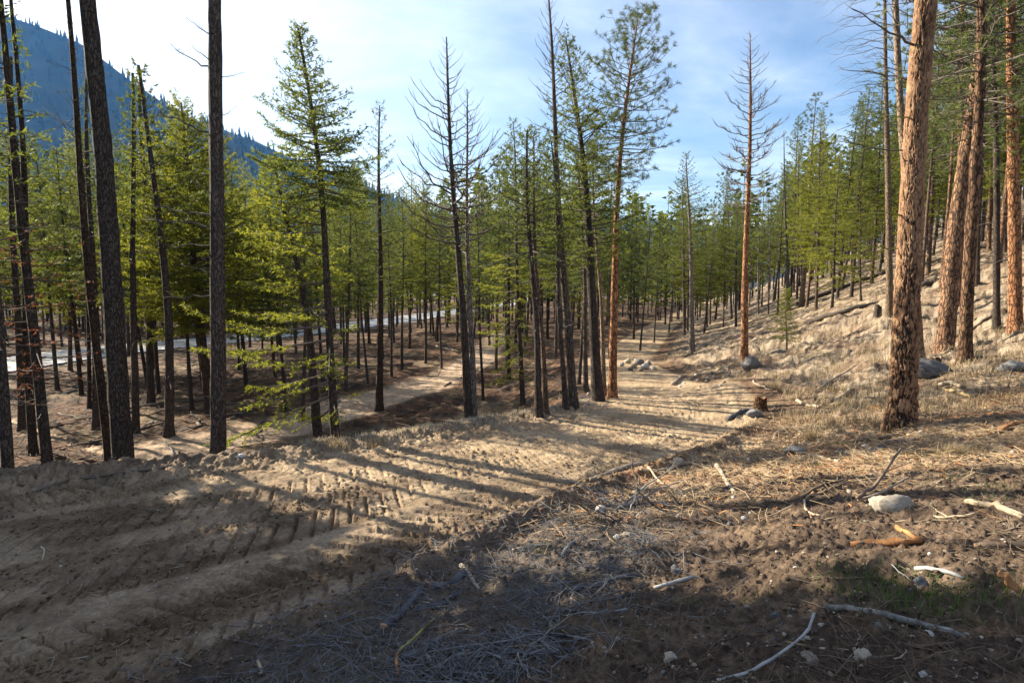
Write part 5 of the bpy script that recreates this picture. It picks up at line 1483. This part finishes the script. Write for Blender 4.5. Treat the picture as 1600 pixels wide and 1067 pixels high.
scatter(84, (520, 780, 1000, 1064), ['slash', 'slash', 'char', 'weath'], (.25, .75), 'broken stick lying in the slash strip beside the road', 'sticks in the slash', lambda px, py: right_of_road(px, py) and px < 1250 - (py - 600) * .9)
scatter(90, (900, 640, 1598, 835), ['pale', 'pale', 'brown', 'weath', 'orange'], (.15, .55), 'broken stick lying in the sunlit litter around the big pine', 'sticks in the litter', lambda px, py: px > 1480 - (py - 600) * 2.5)
scatter(40, (820, 840, 1598, 1062), ['slash', 'brown', 'brown', 'weath', 'char'], (.10, .4), 'broken stick lying on the dark turned soil in the shade', 'sticks on the dark soil', lambda px, py: px > 1250 - (py - 600) * .9)
scatter(28, (1180, 440, 1598, 640), ['weath', 'brown', 'pale'], (.3, .9), 'broken stick lying on the grassy hillside', 'sticks on the hillside', lambda px, py: py > 640 - (px - 1050) * .45)

# ------------------------------------------------------------------ uncountable ground cover
def tri_sticks(acc, x, y, L, r, rng, lift=.0, mat=0, curl=.2, tilt=.25):
    """many thin three-sided bent twigs at once"""
    n = len(x); z = height(x, y)
    az = rng.uniform(0, 2 * math.pi, n); d = np.stack([np.cos(az), np.sin(az), rng.normal(size=n) * tilt], -1)
    s = np.stack([-np.sin(az), np.cos(az), np.zeros(n)], -1)
    c = np.stack([x, y, z + r + lift * rng.random(n)], -1)
    bend = (rng.normal(size=n) * curl)[:, None] * L[:, None]
    pts = np.stack([c - d * L[:, None] / 2, c + s * bend * .5 + UP * np.abs(bend) * .2, c + d * L[:, None] / 2], 1)      # n,3,3
    off = np.stack([s * .9, -s * .5 + UP * .8, -s * .5 - UP * .8], 1)                                                    # n,3,3
    V = pts[:, :, None] + off[:, None] * (r[:, None] * np.array([1, .85, .4]))[:, :, None, None]
    base = np.arange(n)[:, None, None, None] * 9
    i = np.arange(2)[None, :, None, None] * 3; j = np.arange(3)[None, None, :, None]; j2 = (j + 1) % 3
    q = np.concatenate([base + i + j, base + i + j2, base + i + 3 + j2, base + i + 3 + j], -1).reshape(-1, 4)
    acc.add(V.reshape(-1, 3), q, mat)

def sample(n, rng, y0, y1, power, test):
    """points in front of the camera, denser near it, where test() holds"""
    X, Y = [], []; got = 0
    while got < n:
        m = n * 2
        y = y0 * (y1 / y0) ** (rng.random(m) ** power); x = rng.uniform(-1.15, 1.15, m) * (y + 1)
        mz = macro(x, y, True); ok = rng.random(m) < test(x, y, *mz[1:])
        X.append(x[ok]); Y.append(y[ok]); got += ok.sum()
    return np.concatenate(X)[:n], np.concatenate(Y)[:n]

def ground_cover():
    rng = np.random.default_rng(99)
    ash = lambda x, y, s, t, hw, dl, dr, ht, pn: smooth(1.05, 0.45, np.hypot((dr - 0.95) / 1.35, (s - 15.8) / 3.4)) * (.35 + .65 * smooth(-.1, .3, perlin(x * 1.4, y * 1.4, 4)))
    x, y = sample(3000, rng, 2.0, 9, 1.0, ash)
    a = Acc(); tri_sticks(a, x, y, rng.uniform(.04, .30, len(x)), rng.uniform(.0013, .0045, len(x)), rng, .05, curl=.35)
    tag(a.build('slash_litter', M_SLASH), 'tangle of thin grey twigs strewn beside the road', 'twigs', kind='stuff')
    soil = lambda x, y, s, t, hw, dl, dr, ht, pn: smooth(.05, .5, dr) * smooth(7.5, 5, y) * (.35 + .65 * smooth(-.1, .3, perlin(x * 1.1, y * 1.1, 14)))
    x, y = sample(6500, rng, 1.8, 7.5, .9, soil)
    a = Acc(); tri_sticks(a, x, y, rng.uniform(.03, .24, len(x)), rng.uniform(.0010, .0030, len(x)), rng, .02)
    tag(a.build('twig_litter', M_BARKB), 'fine brown twigs and rootlets littering the dark soil', 'twigs', kind='stuff')
    belt = lambda x, y, s, t, hw, dl, dr, ht, pn: smooth(.0, .6, dr) * smooth(4.2, 6, y) * smooth(17, 11, y)
    x, y = sample(9500, rng, 4.0, 17, .8, belt)
    a = Acc(); tri_sticks(a, x, y, rng.uniform(.05, .34, len(x)), rng.uniform(.0018, .006, len(x)), rng, .03)
    tag(a.build('straw_litter', M_LITTER), 'pale dry twigs and straw littering the sunlit slope', 'litter', kind='stuff')
    x, y = sample(1000, rng, 3.0, 14, .9, belt)
    a = Acc(); tri_sticks(a, x, y, rng.uniform(.03, .10, len(x)), rng.uniform(.006, .014, len(x)), rng, .01)
    tag(a.build('bark_litter', M_ROT), 'orange bark and rotten wood crumbs in the litter', 'bark litter', kind='stuff')
    # forest floor twigs
    flo = lambda x, y, s, t, hw, dl, dr, ht, pn: smooth(.2, 1.0, dl) * smooth(5, 7, np.abs(ht)) * smooth(.9, 1.3, np.abs(pn))
    x, y = sample(7000, rng, 7, 45, .8, flo)
    a = Acc(); tri_sticks(a, x, y, rng.uniform(.15, .8, len(x)), rng.uniform(.006, .014, len(x)), rng, .05)
    tag(a.build('floor_litter', M_BARKB), 'twigs and bark littering the shaded forest floor', 'litter', kind='stuff')
    # soil clods and gravel
    def lumps(name, mat, n, y0, y1, test, rr, label, cat, p=.9):
        x, y = sample(n, rng, y0, y1, p, test); z = height(x, y)
        v = np.array([(1, 0, 0), (-.5, .87, 0), (-.5, -.87, 0), (.3, .5, .8), (-.6, 0, .75), (.3, -.5, .7), (0, 0, -.8)]); k = 7; n = len(x)
        f = np.array([(0, 1, 3), (1, 4, 3), (1, 2, 4), (2, 5, 4), (2, 0, 5), (0, 3, 5), (3, 4, 5), (1, 0, 6), (2, 1, 6), (0, 2, 6)])
        rot = rng.uniform(0, 6.28, n); cr_, sr_ = np.cos(rot)[:, None], np.sin(rot)[:, None]
        vr = np.stack([v[None, :, 0] * cr_ - v[None, :, 1] * sr_, v[None, :, 0] * sr_ + v[None, :, 1] * cr_, np.broadcast_to(v[None, :, 2], (n, 7))], -1)
        r = rr[0] * (rr[1] / rr[0]) ** (rng.random(n) ** 1.8)
        V = vr * r[:, None, None] * rng.uniform(.6, 1.35, (n, k, 1)) * np.array([1, 1, .75]) + np.stack([x, y, z + r * .3], -1)[:, None]
        a = Acc(); a.add(V.reshape(-1, 3), (np.arange(n)[:, None, None] * k + f[None]).reshape(-1, 3))
        tag(a.build(name, mat, smooth_shade=False), label, cat, kind='stuff')
    lumps('soil_clods', M_SOILC, 5200, 1.8, 8, lambda x, y, s, t, hw, dl, dr, ht, pn: smooth(.0, .4, dr), (.004, .022), 'dark crumbs of turned soil beside the road', 'soil')
    def torn_road(x, y, s, t, hw, dl, dr, ht, pn):
        torn = smooth(-0.15, 0.3, 1.5 * fbm(s / 3.0, t / .45, 1.0, 2, 71) + 0.18 * np.cos(2 * math.pi * t / 0.95 + .6))
        return smooth(.35, .0, np.maximum(dl, dr)) * (.06 + .94 * torn) * smooth(10, 7, y) + .9 * np.exp(-((dr - .1) / .2) ** 2) + .7 * np.exp(-((dl + .2) / .5) ** 2)
    lumps('road_crumbs', M_ROADC, 9000, 2.5, 13, torn_road, (.004, .026), 'crumbs of damp dirt pressed out by the tracks', 'dirt')
    x, y = sample(1300, rng, 2.6, 12, .95, lambda x, y, s, t, hw, dl, dr, ht, pn: smooth(.3, .0, np.maximum(dl, dr)))
    a = Acc(); tri_sticks(a, x, y, rng.uniform(.03, .16, len(x)), rng.uniform(.0012, .003, len(x)), rng, .004)
    tag(a.build('road_twigs', M_WEATH), 'tiny twigs and straw pressed into the dirt road', 'twigs', kind='stuff')
    lumps('gravel', M_STONE, 3600, 1.8, 10, lambda x, y, s, t, hw, dl, dr, ht, pn: smooth(-.1, .4, dr) * .8 + .2, (.004, .016), 'fine gravel in the soil', 'gravel')

    # grass
    def blades(name, mat, x, y, h, w, label, lean=.45, sway=None):
        n = len(x); z = height(x, y) - .01
        az = rng.uniform(0, 2 * math.pi, n); ln = np.abs(rng.normal(size=n)) * lean
        d = unit(np.stack([np.cos(az) * ln, np.sin(az) * ln, np.ones(n)], -1)); s = np.stack([-np.sin(az), np.cos(az), np.zeros(n)], -1)
        b = np.stack([x, y, z], -1)
        mid = b + d * (h * .55)[:, None]; tip = b + d * h[:, None] + np.stack([np.cos(az), np.sin(az), -.6 * np.ones(n)], -1) * (h * .28 * rng.random(n))[:, None]
        V = np.stack([b - s * w / 2, b + s * w / 2, mid + s * w * .35, mid - s * w * .35, tip], 1).reshape(-1, 3)
        k = np.arange(n)[:, None] * 5
        a = Acc(); a.add(V, k + np.array([[0, 1, 2, 3]])); a.f.append((k + np.array([[3, 2, 4]])).astype(np.int32)); a.m.append(np.zeros(n, np.int32)); a.v.append(np.zeros((0, 3), np.float32))
        return tag(a.build(name, mat, smooth_shade=False), label, 'grass', kind='stuff')
    def clumped(n, y0, y1, test, per, rad, p=.9):
        cx, cy = sample(n, rng, y0, y1, p, test)
        x = np.repeat(cx, per) + rng.normal(size=n * per) * rad; y = np.repeat(cy, per) + rng.normal(size=n * per) * rad
        return x, y
    x, y = clumped(1900, 8.5, 45, lambda x, y, s, t, hw, dl, dr, ht, pn: smooth(.2, 1.2, dr) * (.15 + .85 * smooth(-.2, .2, perlin(x * .5, y * .5, 51))), 14, .09, .75)
    blades('dry_grass', M_STRAW, x, y, rng.uniform(.10, .30, len(x)), .011, 'dry straw-coloured grass covering the hillside', .75)
    x, y = clumped(760, 8.0, 32, lambda x, y, s, t, hw, dl, dr, ht, pn: smooth(.1, .9, dr) * (.1 + .9 * smooth(-.05, .3, perlin(x * .7, y * .7, 57))), 15, .13, .8)
    blades('brown_grass', M_BROWNG, x, y, rng.uniform(.05, .22, len(x)), .010, 'dull brown dead grass and stalks in patches on the hillside', 1.0)
    # dry grass along the left edge of the road and round the clump
    x, y = clumped(330, 7.4, 15, lambda x, y, s, t, hw, dl, dr, ht, pn: np.exp(-((dl - .3) / .3) ** 2) * smooth(-3.4, -2.2, x) * smooth(3.2, 2.0, x), 22, .06, 1)
    blades('verge_grass', M_VERGE, x, y, rng.uniform(.03, .10, len(x)), .006, 'pale dry grass along the edge of the road by the trees', .5)
    gx, gy = [], []
    for (px, py, n, sx) in [(1318, 905, 260, .10), (1350, 918, 260, .10), (1385, 925, 200, .08), (1420, 945, 360, .11), (1470, 942, 500, .13), (1510, 945, 420, .12), (1300, 698, 160, .10), (1330, 694, 140, .10), (1440, 715, 220, .13), (1505, 752, 120, .08), (1550, 763, 140, .08), (1548, 778, 160, .08),
                            (1275, 727, 70, .05), (1040, 738, 50, .05), (1040, 786, 60, .06), (845, 868, 60, .04), (905, 905, 80, .06), (1180, 933, 60, .05), (1080, 940, 50, .05)]:
        p = hit(px, py); gx.append(p[0] + rng.normal(size=n) * sx * 1.3); gy.append(p[1] + rng.normal(size=n) * sx * .8)
    gx = np.concatenate(gx); gy = np.concatenate(gy)
    keepg = rng.random(len(gx)) < .62; gx, gy = gx[keepg], gy[keepg]
    blades('green_grass', M_GREEN, gx, gy, rng.uniform(.025, .085, len(gx)), .004, 'short green grass sprouting in small patches')
    # straw tufts one can point at
    for (px, py, n, hh, sp, lab) in [(1488, 712, 420, .20, .16, 'pale bunchgrass tuft on the sunny slope right of the big pine, green at its foot'), (1268, 690, 260, .30, .12, 'wispy straw tuft left of the big pine'), (1300, 668, 200, .26, .10, 'upper wispy straw tuft closer to the big pine'),
                                     (1212, 606, 150, .42, .13, 'tall straw tuft at the foot of the hillside above the stump'), (528, 700, 160, .20, .22, 'pale grass tuft on the road edge below the tall pointed fir'), (590, 696, 160, .18, .13, 'pale grass tuft on the berm below the slender straight fir'), (1500, 600, 120, .25, .12, 'dry tuft beyond the split yellow wood')]:
        p = hit(px, py)
        x = p[0] + rng.normal(size=n) * sp * .5; y = p[1] + rng.normal(size=n) * sp * .35
        o = blades('grass_tuft', M_STRAW, x, y, rng.uniform(.5, 1.1, n) * hh, .005, lab, .7)
        o['kind'] = 'thing'; o['category'] = 'grass tuft'
ground_cover()
